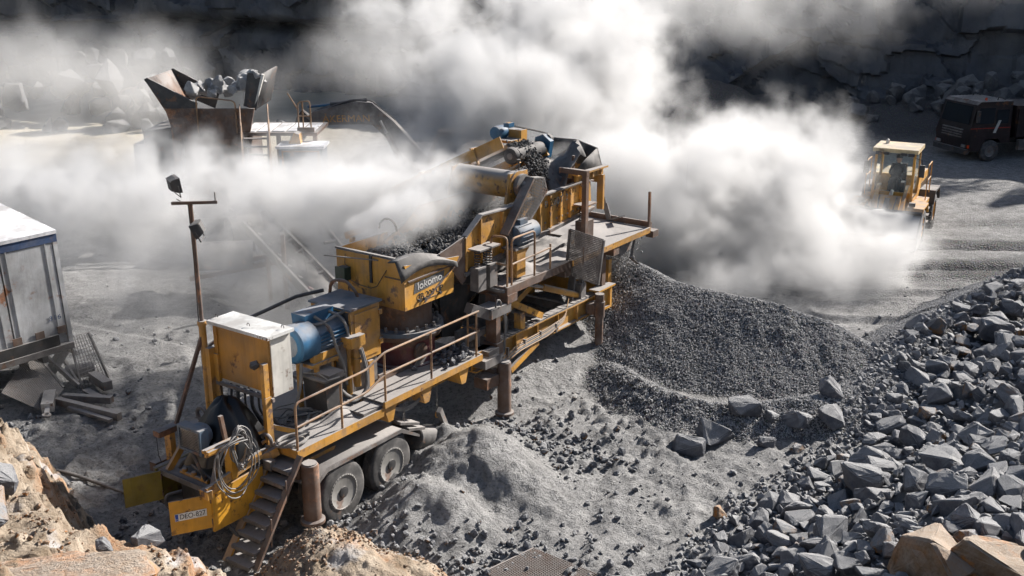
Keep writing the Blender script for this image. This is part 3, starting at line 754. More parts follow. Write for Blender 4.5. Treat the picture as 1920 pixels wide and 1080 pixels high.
F().bar((9.25, .93, 1.75), (9.25, .93, 2.4), .12, .14).build('end_post', 'yellow', mc)
F().bar((9.25, -.93, 1.75), (9.25, -.93, 2.85), .12, .14).build('end_post', 'yellow', mc)
F().bar((5.15, 1.05, 1.0), (6.15, 1.05, 1.32), .06, .13).build('brace', 'yellow', mc)
# loading of sand on the flanges of the near beam
b = F()
for i in range(60):
    u = 4.6 + i * .072; h = .02 + .03 * random.random(); b.box(u, u + .08, .83, 1.02, 1.72, 1.722 + h)
b.build('sand_on_beam', 'steel', mc, label='ridge of grey sand lying on the near frame beam')
# wheels
def wheel_mesh():
    t = F(); R0, Wd = .54, .27
    prof = [(0, .30), (.02, .36), (.01, .47), (.03, .52), (.05, .535)]
    for k in range(5): a = .06 + k * .033; prof += [(a, .54), (a + .022, .54), (a + .024, .527), (a + .031, .527)]
    prof += [(.225, .54), (.24, .52), (.26, .47), (.25, .36), (.27, .30)]
    t.lathe((0, 0, 0), (0, -1, 0), prof, 40, False)
    r = F(); r.lathe((0, -.02, 0), (0, -1, 0), [(0, .30), (-.012, .325), (-.02, .30), (.02, .285), (.10, .27), (.115, .12), (.06, .11), (.03, .10), (.02, .05)], 32, True)
    h = F(); h.lathe((0, 0, 0), (0, -1, 0), [(-.005, .085), (.0, .1), (.12, .105)], 16)
    for k in range(10): an = k * .628; h.cyl((.17 * math.cos(an), -.10, .17 * math.sin(an)), (.17 * math.cos(an), -.06, .17 * math.sin(an)), .017, n=6)
    return t.mesh('tyre', 'auto'), r.mesh('rim', 'auto'), h.mesh('hub', 'auto')
TY, RI, HU = wheel_mesh(); TY.materials.append(M['tyre']); RI.materials.append(M['hub']); HU.materials.append(M['dark'])
for u in (0, 1.22):
    for v, fl in ((1.25, 0), (.92, 0), (-1.25, math.pi), (-.92, math.pi)):
        o = inst(TY, 'tyre', mc, (u, -v, .53), (0, random.random() * 0, fl)); inst(RI, 'rim', o); inst(HU, 'hub', o)
    F().cyl((u, -1.2, .53), (u, 1.1, .53), .07).build('axle', 'dark', mc)
for s in (1, -1):
    b = F(); a, c = (.62, 1.25) if s > 0 else (-1.25, -.62)
    pr = [(-.72, .92), (-.38, 1.13), (1.5, 1.13), (1.98, .84)]
    b.prism(pr + [(p[0] + (.015 if i in (0, 3) else 0), p[1] - .025) for i, p in reversed(list(enumerate(pr)))], 1, a, c)
    e = c if s > 0 else a
    b.prism([(-.72, .92), (-.38, 1.13), (1.5, 1.13), (1.98, .84), (1.98, .79), (1.48, 1.06), (-.36, 1.06), (-.70, .86)], 1, e - .008, e + .012)
    b.build('fender', 'steel', mc)
F().prism([(-.5, 1.135), (.2, 1.135), (.25, 1.2), (-.45, 1.2)], 1, .8, .86).build('fender_bracket', 'yellow', mc)
b = F(); b.bar((1.75, 1.0, 1.0), (2.2, 1.0, .86), .42, .05); b.bar((1.6, 1.0, 1.16), (2.1, 1.02, .98), .3, .05); b.build('mud_flap', 'steel', mc)
# decks
def plate(u0, u1, v0, v1, w, t=.06): return F().box(u0, u1, v0, v1, w - t, w)
plate(-.95, 1.1, -1.15, 1.2, 1.65, .05).build('lower_deck', 'steel', mc)
plate(1.1, 4.0, -1.15, .5, 1.75, .05).build('crusher_deck', 'steel', mc)
plate(1.1, 3.9, .5, 1.22, 1.76, .05).build('upper_walkway', 'steel', mc)
b = F(); b.box(-.97, 1.08, 1.2, 1.235, 1.52, 1.67); b.box(-.97, -.93, .55, 1.2, 1.52, 1.67); b.build('lower_edge_channel', 'yellow', mc)
b = F(); b.box(1.09, 3.92, 1.22, 1.26, 1.66, 1.785); b.box(3.9, 3.94, .55, 1.22, 1.66, 1.785); b.box(1.09, 1.12, .55, 1.22, 1.60, 1.71); b.build('upper_edge_channel', 'yellow', mc)
plate(.62, 1.09, .78, 1.19, 1.715, .06).build('step_block', 'steel', mc)
for u in (1.25, 2.25, 3.35):
    F().prism([(u - .14, 1.69), (u + .22, 1.69), (u + .1, 1.34), (u - .02, 1.34)], 1, .7, 1.2).build('bracket', 'yellow', mc)
b = F(); b.bar((1.15, 1.0, 1.64), (3.9, 1.0, 1.64), .1, .08); b.build('walkway_bearer', 'yellow', mc)
b = F(); b.box(1.75, 2.3, .50, .54, 1.77, 1.9); b.box(2.28, 3.95, .50, .54, 1.77, 1.88); b.build('kick_plate', 'rust', mc)
# front handrails
def railing(name, runs, posts, mat='rail', r=.021):
    o = None
    for k, run in enumerate(runs):
        q = F().tube(run, r, 7).build('rail', mat, mc if o is None else o)
        if o is None: o = q; o.name = name
    for p in posts: F().tube(p, r, 7).build('post', mat, o)
    return o
def bend(pts_, rad=.1, n=4):
    P_ = [Vector(p) for p in pts_]; out = [P_[0]]
    for i in range(1, len(P_) - 1):
        a = (P_[i - 1] - P_[i]); c = (P_[i + 1] - P_[i]); k = min(rad, a.length * .45, c.length * .45); a = P_[i] + a.normalized() * k; c = P_[i] + c.normalized() * k
        for j in range(n + 1): t_ = j / n; out.append(a * (1 - t_) ** 2 + P_[i] * 2 * t_ * (1 - t_) + c * t_ ** 2)
    out.append(P_[-1]); return out
vr = 1.205
railing('walkway_railing', [
    bend([(-.94, vr, 1.66), (-.94, vr, 2.47), (.70, vr, 2.50), (1.14, vr + .02, 2.68), (3.9, vr + .02, 2.68), (3.92, .9, 2.68), (3.92, .9, 1.78)]),
    bend([(-.94, vr, 2.06), (.72, vr, 2.1), (1.14, vr + .02, 2.28), (3.9, vr + .02, 2.28), (3.92, .9, 2.28)])],
    [[(.08, vr, 1.66), (.08, vr, 2.48)], [(1.14, vr + .02, 1.76), (1.14, vr + .02, 2.68)], [(2.4, vr + .02, 1.76), (2.4, vr + .02, 2.68)], [(3.76, vr + .02, 1.76), (3.76, vr + .02, 2.68)]])
# stairs
st = F().bar((-.98, 1.30, 1.62), (-2.06, 1.30, .1), .045, .11, (0, 1, 0)).build('stairs', 'rust', mc, label='steep steel stairs with rusty brown stringer')
F().bar((-1.0, .72, 1.6), (-2.14, .72, .1), .045, .13, (0, 1, 0)).build('stringer', 'yellow', st)
for i in range(8):
    k = (i + .5) / 8; u = -1.02 - k * 1.07; w = 1.5 - k * 1.42
    b = F(); b.box(u - .14, u + .10, .745, 1.275, w - .02, w + .012); b.box(u - .145, u - .12, .745, 1.275, w - .05, w); b.build('tread', 'steel', st)
F().tube([(-1.35, 1.32, .95), (-1.35, 1.34, 1.35)], .012, 5).build('grab_rod', 'rust', st)
F().tube([(-1.72, 1.32, .35), (-1.72, 1.36, .85)], .012, 5).build('grab_rod', 'rust', st)
# support jacks
def jack(u, v, w0, w1, r, collar):
    b = F(); b.lathe((u, v, 0), (0, 0, 1), [(w0, r), (w1 - .04, r), (w1 - .01, r * .9), (w1, r * .6)], 20)
    o = b.build('support_jack', 'rust' if collar else 'steel', mc)
    F().lathe((u, v, 0), (0, 0, 1), [(w0 + .0, r * 1.01), (w0, r * 1.38), (w0 + .05, r * 1.38), (w0 + .07, r * 1.1)], 20).build('collar', 'rust', o)
    F().cyl((u, v, -.15), (u, v, w0), r * .62, n=14).build('ram', 'steel', o)
    F().cyl((u, v, w1), (u, v, w1 + .012), r * .8, n=12).build('dust_cap', 'steel', o)
    return o
jack(-.86, 1.37, .42, 1.46, .145, True)
jack(4.55, 1.32, .32, 1.45, .14, True)
jack(-.86, -1.37, .3, 1.45, .145, True); jack(4.55, -1.32, .3, 1.45, .14, True)
b = F(); b.cyl((8.36, 1.25, .05), (8.36, 1.25, 1.35), .095, n=18); b.cyl((8.36, 1.25, 1.3), (8.36, 1.25, 1.66), .125, n=18); b.cyl((8.36, 1.25, 1.64), (8.36, 1.25, 1.84), .105, n=18); b.build('support_jack', 'rust', mc)
b = F(); b.box(8.2, 8.5, .98, 1.2, 1.36, 1.6); b.build('jack_bracket', 'rust', mc)
b = F(); b.box(4.35, 4.6, .9, 1.22, .95, 1.3); b.box(4.0, 4.4, .98, 1.3, 1.0, 1.22); b.build('jack_bracket', 'rust', mc)
b = F(); b.box(-1.0, -.7, .6, 1.25, 1.18, 1.42); b.build('jack_bracket', 'rust', mc)
b = F(); b.box(-.62, -.58, 1.0, 1.25, .62, 1.0); b.cyl((-.615, 1.1, .7), (-.64, 1.1, .7), .045, n=12); b.cyl((-.615, 1.1, .84), (-.64, 1.1, .84), .045, n=12); b.build('rear_lamp', 'red', mc)
b = F(); b.box(3.95, 4.45, 1.0, 1.3, 1.45, 1.62); b.box(4.2, 4.55, .85, 1.2, 1.5, 1.72); b.build('stone_caught_bracket', 'steel', mc)
# rear power bay
b = F(); b.prism([(-2.33, .72), (-1.45, .72), (-1.3, .95), (-1.3, 1.42), (-2.33, 1.36)], 1, .72, .76); b.build('bay_side', 'yellow_clean', mc)
b = F(); b.prism([(-2.2, .72), (-1.3, .72), (-1.3, 1.3), (-2.2, 1.3)], 1, -.78, -.74); b.build('bay_side', 'olive', mc)
F().box(-1.36, -1.3, -.74, .72, .72, 1.3).build('bay_back', 'dark', mc)
F().box(-2.2, -1.36, -.74, .72, .70, .74).build('bay_floor', 'dark', mc)
b = F(); b.box(-2.15, -1.2, -.86, .62, 1.25, 1.29); b.box(-2.17, -2.13, -.86, .62, 1.2, 1.29); b.build('bay_top', 'steel', mc)
b = F(); b.bar((-2.4, .74, 1.42), (-1.3, .74, 1.62), .06, .14); b.bar((-2.38, .62, 1.38), (-2.38, .8, 1.38), .1, .14); b.build('bay_rail', 'yellow', mc)
b = F(); b.box(-2.0, -1.5, -.4, .3, .78, 1.16); b.cyl((-2.05, -.1, .98), (-1.4, -.1, .98), .2); b.box(-1.95, -1.6, .35, .6, .8, 1.1); b.cyl((-2.1, .2, 1.1), (-1.7, .2, 1.1), .07)
b.build('engine', 'dark', mc)
def door(p0, p1, w0, w1, mat, nm, label):
    p0 = Vector(p0); p1 = Vector(p1); d = (p1 - p0); n_ = Vector((-d.y, d.x)).normalized() * .012
    mb = F(); q = [p0 + n_, p1 + n_, p1 - n_, p0 - n_]
    mb.add([(a.x, a.y, w) for w in (w0, w1) for a in q], [(0, 1, 2, 3), (4, 5, 6, 7), (0, 1, 5, 4), (1, 2, 6, 5), (2, 3, 7, 6), (3, 0, 4, 7)])
    o = mb.build(nm, mat, mc, label=label)
    for w in (w0 + .1, w1 - .1): F().cyl((p0.x, p0.y, w - .05), (p0.x, p0.y, w + .05), .018, n=8).build('hinge', 'rust', o)
    return o
dr = door((-2.33, .73), (-2.86, .42), .80, 1.36, 'yellow_clean', 'bay_door', 'bright yellow rear door carrying the number plate')
door((-2.22, -.60), (-2.76, -.84), .82, 1.32, 'olive', 'bay_door', 'dark olive rear door, scratched along its lower edge')
# number plate on the outer face
pa, pb = Vector((-2.33, .73)), Vector((-2.86, .42)); dd = (pb - pa).normalized(); nn = Vector((dd.y, -dd.x))
if nn.dot(Vector((-.6, 1))) < 0: nn = -nn
nn = Vector((-.505, .863))
# outer face is the one turned to the viewer
c2 = pa + dd * .31
for sgn in (1,):
    off = nn * .016
    X = -dd
    def PP(a, b, k=0): return (c2.x + X.x * a + off.x + nn.x * k, c2.y + X.y * a + off.y + nn.y * k, 1.085 + b)
    mb = F(); q = [PP(-.235, -.06), PP(.235, -.06), PP(.235, .06), PP(-.235, .06), PP(-.235, -.06, .006), PP(.235, -.06, .006), PP(.235, .06, .006), PP(-.235, .06, .006)]
    mb.add(q, [(0, 1, 2, 3), (4, 5, 6, 7), (0, 1, 5, 4), (1, 2, 6, 5), (2, 3, 7, 6), (3, 0, 4, 7)])
    pl = mb.build('number_plate', flat('plate_white', (.75, .75, .72), .4), dr, None)
    mb = F(); q = [PP(-.23, -.055, .007), PP(-.185, -.055, .007), PP(-.185, .055, .007), PP(-.23, .055, .007)]
    mb.add(q, [(0, 1, 2, 3)]); mb.build('blue_band', flat('plate_blue', (.01, .06, .35), .4), pl, None)
    p3 = PP(.025, 0, .008)
    text('plate_lettering', 'DEO-827', .115, 'letter', pl, frame((p3[0], -p3[1], p3[2]), (X.x, -X.y, 0), (0, 0, 1)), .001, .86)
    p3 = PP(-.207, -.03, .0075)
    text('plate_country_mark', 'FIN', .03, 'letter_white', pl, frame((p3[0], -p3[1], p3[2]), (X.x, -X.y, 0), (0, 0, 1)), .001, .8)
# buffers, posts, radiator, hoses
b = F(); b.bar((-1.88, .72, 1.45), (-1.88, .72, 2.02), .16, .1); b.build('buffer_post', 'yellow_clean', mc)
b = F(); b.bar((-2.34, .72, 2.05), (-1.72, .72, 2.05), .16, .05); b.bar((-2.34, .72, 2.03), (-1.72, .72, 2.03), .05, .12); b.build('buffer_beam', 'yellow', mc)
b = F(); b.bar((-1.75, -.92, 1.2), (-1.75, -.92, 1.76), .15, .1); b.build('buffer_post', 'yellow', mc)
b = F(); b.bar((-2.0, -.92, 1.78), (-1.55, -.92, 1.78), .16, .1); b.build('buffer_beam', 'rust', mc)
b = F(); b.bar((-2.02, -1.08, 1.16), (-1.5, -1.08, 1.16), .16, .16); b.build('buffer_tube', 'rust', mc)
F().tube([(-1.98, -.95, 1.74), (-1.97, -.96, 1.4), (-1.95, -.9, 1.2)], .008, 4).build('hanging_wire', 'cable_dark', mc)
rad = F(); u0 = -2.12
for a in (((-.17, -.13), (1.80, 2.22)), ((.33, .37), (1.80, 2.22))): rad.box(u0 - .02, u0 + .14, a[0][0], a[0][1], 1.8, 2.22)
rad.box(u0 - .02, u0 + .14, -.13, .33, 1.8, 1.845); rad.box(u0 - .02, u0 + .14, -.13, .33, 2.175, 2.22); rad.box(u0 + .12, u0 + .14, -.13, .33, 1.845, 2.175)
ro = rad.build('radiator', 'bluegrey', mc)
F().lathe((u0 + .14, .1, 2.02), (1, 0, 0), [(0, .2), (.1, .2), (.18, .15)], 20).build('fan_shroud', 'bluegrey', ro)
b = F()
for i in range(16): v = -.115 + i * .029; b.box(u0 - .005, u0, v, v + .006, 1.845, 2.175)
for i in range(12): w = 1.86 + i * .027; b.box(u0 - .005, u0, -.13, .33, w, w + .006)
b.build('radiator_grid', 'bright', ro); F().box(u0 + .03, u0 + .09, -.13, .33, 1.845, 2.175).build('radiator_core', 'dark', ro)
b = F(); b.bar((-2.1, -.55, 1.29), (-1.75, -.5, 1.72), .06, .1); b.bar((-2.1, .5, 1.29), (-1.75, .3, 1.72), .06, .1); b.bar((-1.75, -.5, 1.72), (-1.75, .3, 1.72), .08, .08); b.build('radiator_stand', 'yellow', mc)
hoses = [bend([(-2.1, .1, 1.78), (-2.12, .28, 1.55), (-2.05, .3, 1.32)], .1), bend([(-2.0, -.4, 1.34), (-1.95, -.3, 1.5), (-2.0, .1, 1.42), (-2.0, .45, 1.36)], .15), bend([(-1.9, .4, 1.95), (-2.0, .55, 1.8), (-1.95, .5, 1.5), (-1.8, .6, 1.3)], .2),
         bend([(-2.15, -.2, 1.05), (-2.4, -.3, 1.05), (-2.42, -.25, .85), (-2.2, 0, .7)], .15), bend([(-2.0, .6, .72), (-1.9, .8, .4), (-1.5, .9, .35), (-1.2, .8, .7)], .3)]
for h_ in hoses: F().tube(h_, .028, 8).build('hose', 'cable_dark', mc)
F().tube([(-2.05, -.3, 1.33), (-2.05, .35, 1.33)], .032, 8).build('manifold_pipe', 'yellow', mc)
for v in (-.2, .02, .25): F().lathe((-2.05, v, 1.33), (0, 0, 1), [(0, .03), (.03, .045), (.08, .045), (.1, .02)], 10).build('valve', 'yellow', mc)
for (cu, cv, cw, rr) in ((-1.3, -.62, 1.95, .12), (-1.05, .62, 1.72, .11)):
    F().tube(arc((cv, cw), rr, 0, 2 * math.pi, 18, lambda a, c: (cu, a, c))[:-1], .032, 8, closed=True).build('lifting_eye', 'steel', mc)
b = F(); b.bar((-1.2, .55, 1.46), (-.95, .75, 1.6), .3, .14); b.box(-1.3, -1.0, .45, .68, 1.3, 1.62); b.build('tow_bracket', 'yellow', mc)
F().bar((-1.68, .50, 1.35), (-1.78, .44, 2.38), .06, .06).build('hook_post', 'rust', mc)
# cabinet
cab = F().box(-.86, -.44, -.66, .66, 2.42, 3.42).build('electrical_cabinet', 'white', mc, label='tall electrical cabinet with white roof and ochre back')
b = F(); b.box(-.875, -.862, -.58, .56, 2.47, 3.34); b.build('back_panel', 'cab_ochre', cab)
b = F(); b.box(-.90, -.86, -.66, -.58, 2.42, 3.42); b.box(-.90, -.86, .56, .64, 2.42, 3.42); b.box(-.89, -.862, -.58, .56, 3.35, 3.42); b.build('back_frame', 'cab_ochre', cab)
b = F(); b.box(-.97, -.40, -.72, .72, 3.425, 3.48); b.build('cabinet_roof', metal('roof_white', (.66, .66, .64), .02, .12, .6, film=.1, chip=8), cab)
for u, v in ((-.8, -.66), (-.55, .62), (-.8, .1)): F().tube(arc((v, 3.52), .03, -.6, 3.74, 10, lambda a, c: (u, a, c)), .007, 5).build('lifting_eye', 'steel', cab)
F().box(-.93, -.885, -.66, .7, 2.36, 2.42).build('cabinet_sill', 'steel', cab)
b = F(); b.bar((-.98, .60, 1.65), (-.98, .60, 3.02), .09, .1); b.bar((-.98, .63, 1.62), (-.98, .63, 2.45), .05, .13); b.build('cabinet_post', 'yellow', mc)
b = F(); b.bar((-.95, -.72, 1.55), (-.95, -.72, 3.0), .1, .12); b.bar((-.9, -.62, 1.65), (-.9, -.62, 2.9), .1, .05); b.build('cabinet_post', 'yellow', mc)
b = F(); b.bar((-.98, .60, 1.95), (-.5, .72, 1.7), .06, .08); b.bar((-.98, .6, 1.9), (-1.55, .3, 1.75), .04, .05); b.bar((-.98, .6, 1.72), (-1.6, .45, 1.6), .04, .05); b.build('cabinet_brace', 'yellow', mc)
b = F(); b.lathe((-1.02, .52, 3.02), (-.5, -.5, -.3), [(0, .06), (.1, .075), (.14, .03)], 8); b.bar((-.97, .6, 3.0), (-1.04, .52, 3.0), .03); b.build('work_lamp', 'dark', mc)
for i in range(6): F().tube(bend([(-.82, -.4 + i * .16, 2.42), (-.84, -.42 + i * .17, 2.1), (-.75 + .05 * i, -.4 + i * .15, 1.68)], .1), .032 if i % 2 else .02, 7).build('gland_hose', 'cable_dark', mc)
# light mast
b = F(); b.cyl((-.98, -.82, 1.6), (-.98, -.82, 3.42), .058, n=14); b.cyl((-.98, -.82, 3.38), (-.98, -.82, 3.46), .075, n=14); mast = b.build('light_mast', 'yellow', mc, label='tall mast of rusty pipe with two floodlights')
F().tube([(-.98, -.82, 3.4), (-.99, -.82, 5.44)], .034, 10).build('mast_pipe', 'rust', mast)
F().bar((-1.2, -1.02, 5.44), (-.72, -.50, 5.44), .045, .05).build('cross_bar', 'rust', mast)
F().tube([(-.74, -.52, 5.46), (-.74, -.52, 5.6)], .01, 6).build('pin', 'steel', mast)
F().bar((-.98, -.82, 3.25), (-1.62, -.92, 1.78), .055, .055).build('mast_strut', 'rust', mast)
F().tube([(-1.0, -.86, 1.7), (-1.02, -.86, 3.0), (-1.0, -.85, 4.5), (-1.02, -.84, 5.4), (-1.13, -.97, 5.5)], .009, 5).build('mast_cable', 'cable_dark', mast)
def flood(c, fwd, name='floodlight'):
    c = Vector(c); f_ = Vector(fwd).normalized(); x = f_.cross(Vector((0, 0, 1))).normalized(); y = x.cross(f_)
    def Q(a, b_, k): return c + x * a + y * b_ + f_ * k
    mb = F()
    prof = [(-.14, .10), (.0, .12), (.06, .125)]
    mb.add([Q(sx * w_, sy * h_, k) for k, w_, h_ in ((-.10, .11, .075), (-.02, .165, .11), (.05, .175, .12)) for sx, sy in ((-1, -1), (1, -1), (1, 1), (-1, 1))],
           [(0, 3, 2, 1), (8, 9, 10, 11)] + [(r_ * 4 + i, r_ * 4 + (i + 1) % 4, r_ * 4 + 4 + (i + 1) % 4, r_ * 4 + 4 + i) for r_ in (0, 1) for i in range(4)])
    o = mb.build(name, 'dark', mast)
    mb = F()
    for i in range(9): a = -.12 + i * .03; mb.bar(Q(a, .085, -.1), Q(a, .115, .0), .008, .03)
    mb.build('cooling_fin', 'bright', o)
    mb = F(); mb.add([Q(sx * .15, sy * .095, .053) for sx, sy in ((-1, -1), (1, -1), (1, 1), (-1, 1))], [(0, 1, 2, 3)]); mb.build('lamp_glass', 'dglass', o)
    mb = F(); mb.tube([Q(-.19, 0, 0), Q(-.19, -.18, 0), Q(.19, -.18, 0), Q(.19, 0, 0)], .01, 5); mb.build('yoke', 'dark', o)
    return o
flood((-1.12, -.98, 5.74), (.75, .35, .12))
flood((-.99, -.72, 5.02), (-.5, -.55, -.35))
# lower deck: black tub, control post, cables
b = F(); b.prism([(.27, 1.66), (.62, 1.66), (.66, 2.3), (.23, 2.3)], 1, .18, .70); tub = b.build('oil_tub', 'dark', mc)
b = F(); b.box(.20, .69, .15, .73, 2.30, 2.335); b.box(.30, .66, .3, .74, 2.335, 2.41); b.build('tub_lid', 'steel', tub)
F().tube([(.24, .2, 2.37), (.3, .5, 2.4), (.26, .75, 2.36), (.5, .78, 2.35)], .012, 6).build('tub_strap', 'bright', tub)
b = F(); b.box(.95, 1.30, .30, .66, 2.67, 2.86); cp = b.build('control_box', 'yellow', mc)
b = F(); b.box(1.03, 1.09, .42, .5, 1.76, 2.67); b.cyl((1.17, .55, 1.9), (1.17, .55, 2.67), .065); b.box(1.1, 1.25, .34, .42, 1.7, 2.67); b.cyl((1.17, .55, 2.1), (1.17, .55, 2.16), .08); b.cyl((1.17, .55, 2.4), (1.17, .55, 2.43), .08); b.build('control_column', 'yellow', cp)
b = F(); b.bar((.9, .42, 2.75), (1.15, .40, 1.72), .1, .14); b.build('column_brace', 'steel', cp)
b = F(); b.box(1.5, 1.62, .38, .54, 1.76, 2.25); b.build('deck_post', 'yellow', mc)
for h_ in ([(1.25, .6, 2.6), (1.32, .66, 2.2), (1.28, .7, 1.85), (1.1, .68, 1.74), (.85, .62, 1.82), (.7, .6, 2.0)], [(1.2, .62, 2.6), (1.25, .7, 2.2), (1.2, .75, 1.9), (1.0, .72, 1.72), (.75, .68, 1.78)]):
    F().tube(bend(h_, .14), .03, 8).build('hose', 'cable', mc)
for k in range(3):
    pts_ = [(-.78 + .28 * math.cos(t_ * .42 + k) * (1 + .12 * math.sin(t_ * 1.3)), .92 + .20 * math.sin(t_ * .42 + k), 1.69 + .012 * k + .16 * max(0, math.sin(t_ * .42 + k * .8)) * (k == 0)) for t_ in range(16)]
    F().tube(pts_, .024, 7, closed=False).build('cable_loop', 'cable', mc)
for k in range(7):
    rr = random.Random(k); x0, y0 = rr.uniform(-.4, .1), rr.uniform(-.1, .5)
    pts_ = [(x0 + .25 * math.sin(j * .8 + k) + j * .02, y0 + .22 * math.cos(j * .7 + k * 2), 1.68 + .05 * rr.random() + .02 * (j % 2)) for j in range(14)]
    F().tube(bend(pts_, .08, 2), .011 if k > 1 else .028, 5).build('deck_cable', 'cable_dark' if k % 2 else 'cable', mc)
# main motor
mo_ = F(); mo_.lathe((-.02, .16, 2.93), (1, 0, 0), [(0, .21), (0, .29), (.03, .325), (.10, .335), (.42, .335), (.42, .28)], 32)
motor = mo_.build('electric_motor', 'blue', mc, label='large blue electric motor with round fan cowl')
F().lathe((.4, .16, 2.93), (1, 0, 0), [(0, .25), (.78, .25), (.80, .2), (.95, .19)], 24).build('motor_body', 'blue', motor)
for k in range(26):
    an = 2 * math.pi * k / 26
    if -.3 < math.sin(an) - .95 < .1: continue
    a_, c_ = math.cos(an), math.sin(an)
    F().bar((.44, .16 + a_ * .265, 2.93 + c_ * .265), (1.12, .16 + a_ * .265, 2.93 + c_ * .265), .014, .06, (0, a_, c_)).build('cooling_fin', 'blue', motor)
F().lathe((1.08, .16, 2.93), (1, 0, 0), [(0, .3), (.1, .3)], 24).build('motor_flange', 'blue', motor)
b = F()
for i in range(-9, 10):
    o_ = i * .021; L_ = math.sqrt(max(0, .2 ** 2 - o_ ** 2))
    b.tube([(-.023, .16 + o_, 2.93 - L_), (-.023, .16 + o_, 2.93 + L_)], .0035, 4); b.tube([(-.023, .16 - L_, 2.93 + o_), (-.023, .16 + L_, 2.93 + o_)], .0035, 4)
b.build('fan_grille', 'bright', motor)
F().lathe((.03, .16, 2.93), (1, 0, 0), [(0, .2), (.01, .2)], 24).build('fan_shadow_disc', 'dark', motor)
b = F(); b.prism([(.35, 3.14), (1.0, 3.14), (1.02, 3.36), (.33, 3.36)], 1, -.12, .2); b.build('terminal_box', 'blue', motor)
b = F(); b.box(.3, 1.2, -.05, .05, 2.55, 2.7); b.box(.3, 1.2, .3, .4, 2.55, 2.7); b.box(.2, 1.3, -.1, .45, 2.5, 2.56); b.build('motor_foot', 'yellow', motor)
b = F()
for u in (.3, 1.15):
    for v in (-.05, .38): b.box(u, u + .08, v, v + .06, 1.66, 2.5)
b.build('motor_stand', 'yellow', mc)
for h_ in ([(.55, .2, 3.3), (.68, .45, 3.12), (.72, .5, 2.8), (.85, .55, 2.4), (.95, .5, 2.0)], [(.9, .2, 3.3), (1.0, .42, 3.2), (1.05, .5, 2.95), (1.02, .52, 2.7)], [(.33, .2, 3.22), (.3, .1, 3.2), (.55, .36, 3.18), (.9, .3, 3.22), (1.3, .4, 3.3)], [(.1, .3, 2.62), (.0, .35, 2.2), (-.15, .3, 1.75)]):
    F().tube(bend(h_, .15), .028, 8).build('motor_conduit', 'cable', motor)
# belt guard box
b = F(); b.box(1.12, 1.86, -.45, .50, 2.28, 3.28); gb = b.build('belt_guard_box', 'yellow', mc)
b = F(); b.box(1.08, 1.9, -.48, .54, 3.285, 3.32); b.build('guard_lid', 'bluegrey', gb)
b = F(); b.box(1.2, 1.80, .502, .52, 2.36, 3.2); b.build('guard_door', 'yellow', gb)
for w in (2.5, 3.05): F().box(1.80, 1.88, .502, .55, w, w + .09).build('guard_hinge', 'yellow', gb)
b = F(); b.prism([(1.10, 3.2), (1.135, 3.28), (1.135, 2.5), (1.10, 2.6)], 1, -.35, .45); b.build('guard_opening', 'dark', gb)
F().box(1.2, 1.8, -.4, .45, 1.75, 2.28).build('guard_base', 'steel', gb)
F().tube(bend([(1.65, -.5, 3.3), (1.65, -.45, 3.55), (1.7, -.15, 3.6), (1.72, .1, 3.4), (1.75, .1, 3.2)], .12), .03, 8).build('oil_pipe', 'rust', mc)
F().tube([(1.6, -.6, 3.35), (1.2, -.9, 3.28), (.3, -1.2, 3.05), (-.6, -1.3, 2.75)], .035, 8).build('thick_hose', 'cable_dark', mc)
# cone crusher
cc = (3.02, .0, 0)
b = F(); b.lathe(cc, (0, 0, 1), [(1.62, .70), (1.78, .70), (1.8, .64), (2.05, .62), (2.3, .66), (2.36, .70)], 40); cone = b.build('cone_crusher', 'red', mc, label='dark red cone crusher body under the hopper')
F().lathe(cc, (0, 0, 1), [(2.36, .80), (2.48, .80), (2.485, .6)], 44).build('bolted_flange', 'bluegrey', cone)
F().lathe(cc, (0, 0, 1), [(2.30, .76), (2.36, .805), (2.40, .81), (2.40, .7)], 44).build('flange_ring', 'rust', cone)
F().lathe(cc, (0, 0, 1), [(2.485, .60), (2.7, .58), (3.05, .62)], 36).build('bowl', 'rust', cone)
for k in range(22):
    an = 2 * math.pi * k / 22; x_, y_ = cc[0] + .71 * math.cos(an), .71 * math.sin(an)
    b = F(); b.cyl((x_, y_, 2.485), (x_, y_, 2.52), .045, n=6); b.cyl((x_, y_, 2.5), (x_, y_, 2.575), .03, n=8); b.build('bolt', 'steel', cone)
F().lathe(cc, (0, 0, 1), [(1.0, .42), (1.35, .55), (1.6, .6)], 28).build('discharge_cone', 'yellow', cone)
F().lathe((cc[0] - .2, .60, 2.05), (0, 1, 0), [(0, .17), (.05, .17), (.06, .1)], 18).build('inspection_cover', 'rust', cone)
F().prism([(2.6, 1.77), (3.1, 1.77), (2.85, 2.0)], 1, .60, .63).build('crusher_gusset', 'steel', cone)
# hopper
b = F(); b.prism([(-.85, 3.04), (.80, 3.04), (.80, 3.66), (.66, 3.9), (.6, 3.95), (-.85, 3.95)], 0, 2.22, 2.26); hp = b.build('hopper', 'yellow', mc, label='ochre steel feed hopper with maker lettering')
b = F(); b.prism([(2.26, 3.04), (3.62, 3.04), (3.66, 3.60), (2.26, 3.72)], 1, .765, .80); b.build('hopper_side', 'yellow', hp)
b = F(); b.prism([(2.26, 3.70), (3.66, 3.58), (3.78, 3.72), (2.2, 3.9)], 1, .80, .83); b.build('hopper_flare', 'yellow', hp)
b = F(); b.box(2.26, 3.62, -.85, -.81, 3.04, 3.98); b.build('hopper_side', 'yellow', hp)
b = F(); b.box(3.6, 3.64, -.81, .76, 3.04, 3.6); b.build('hopper_front', 'yellow', hp)
b = F(); b.box(2.24, 2.3, -.9, .6, 3.952, 3.985); b.bar((2.0, -.95, 3.86), (2.21, .2, 3.9), .02); b.build('hopper_lip', 'steel', hp)
F().bar((2.2, .02, 3.45), (2.2, .02, 4.0), .05, .03).build('hopper_stiffener', 'dark', hp)
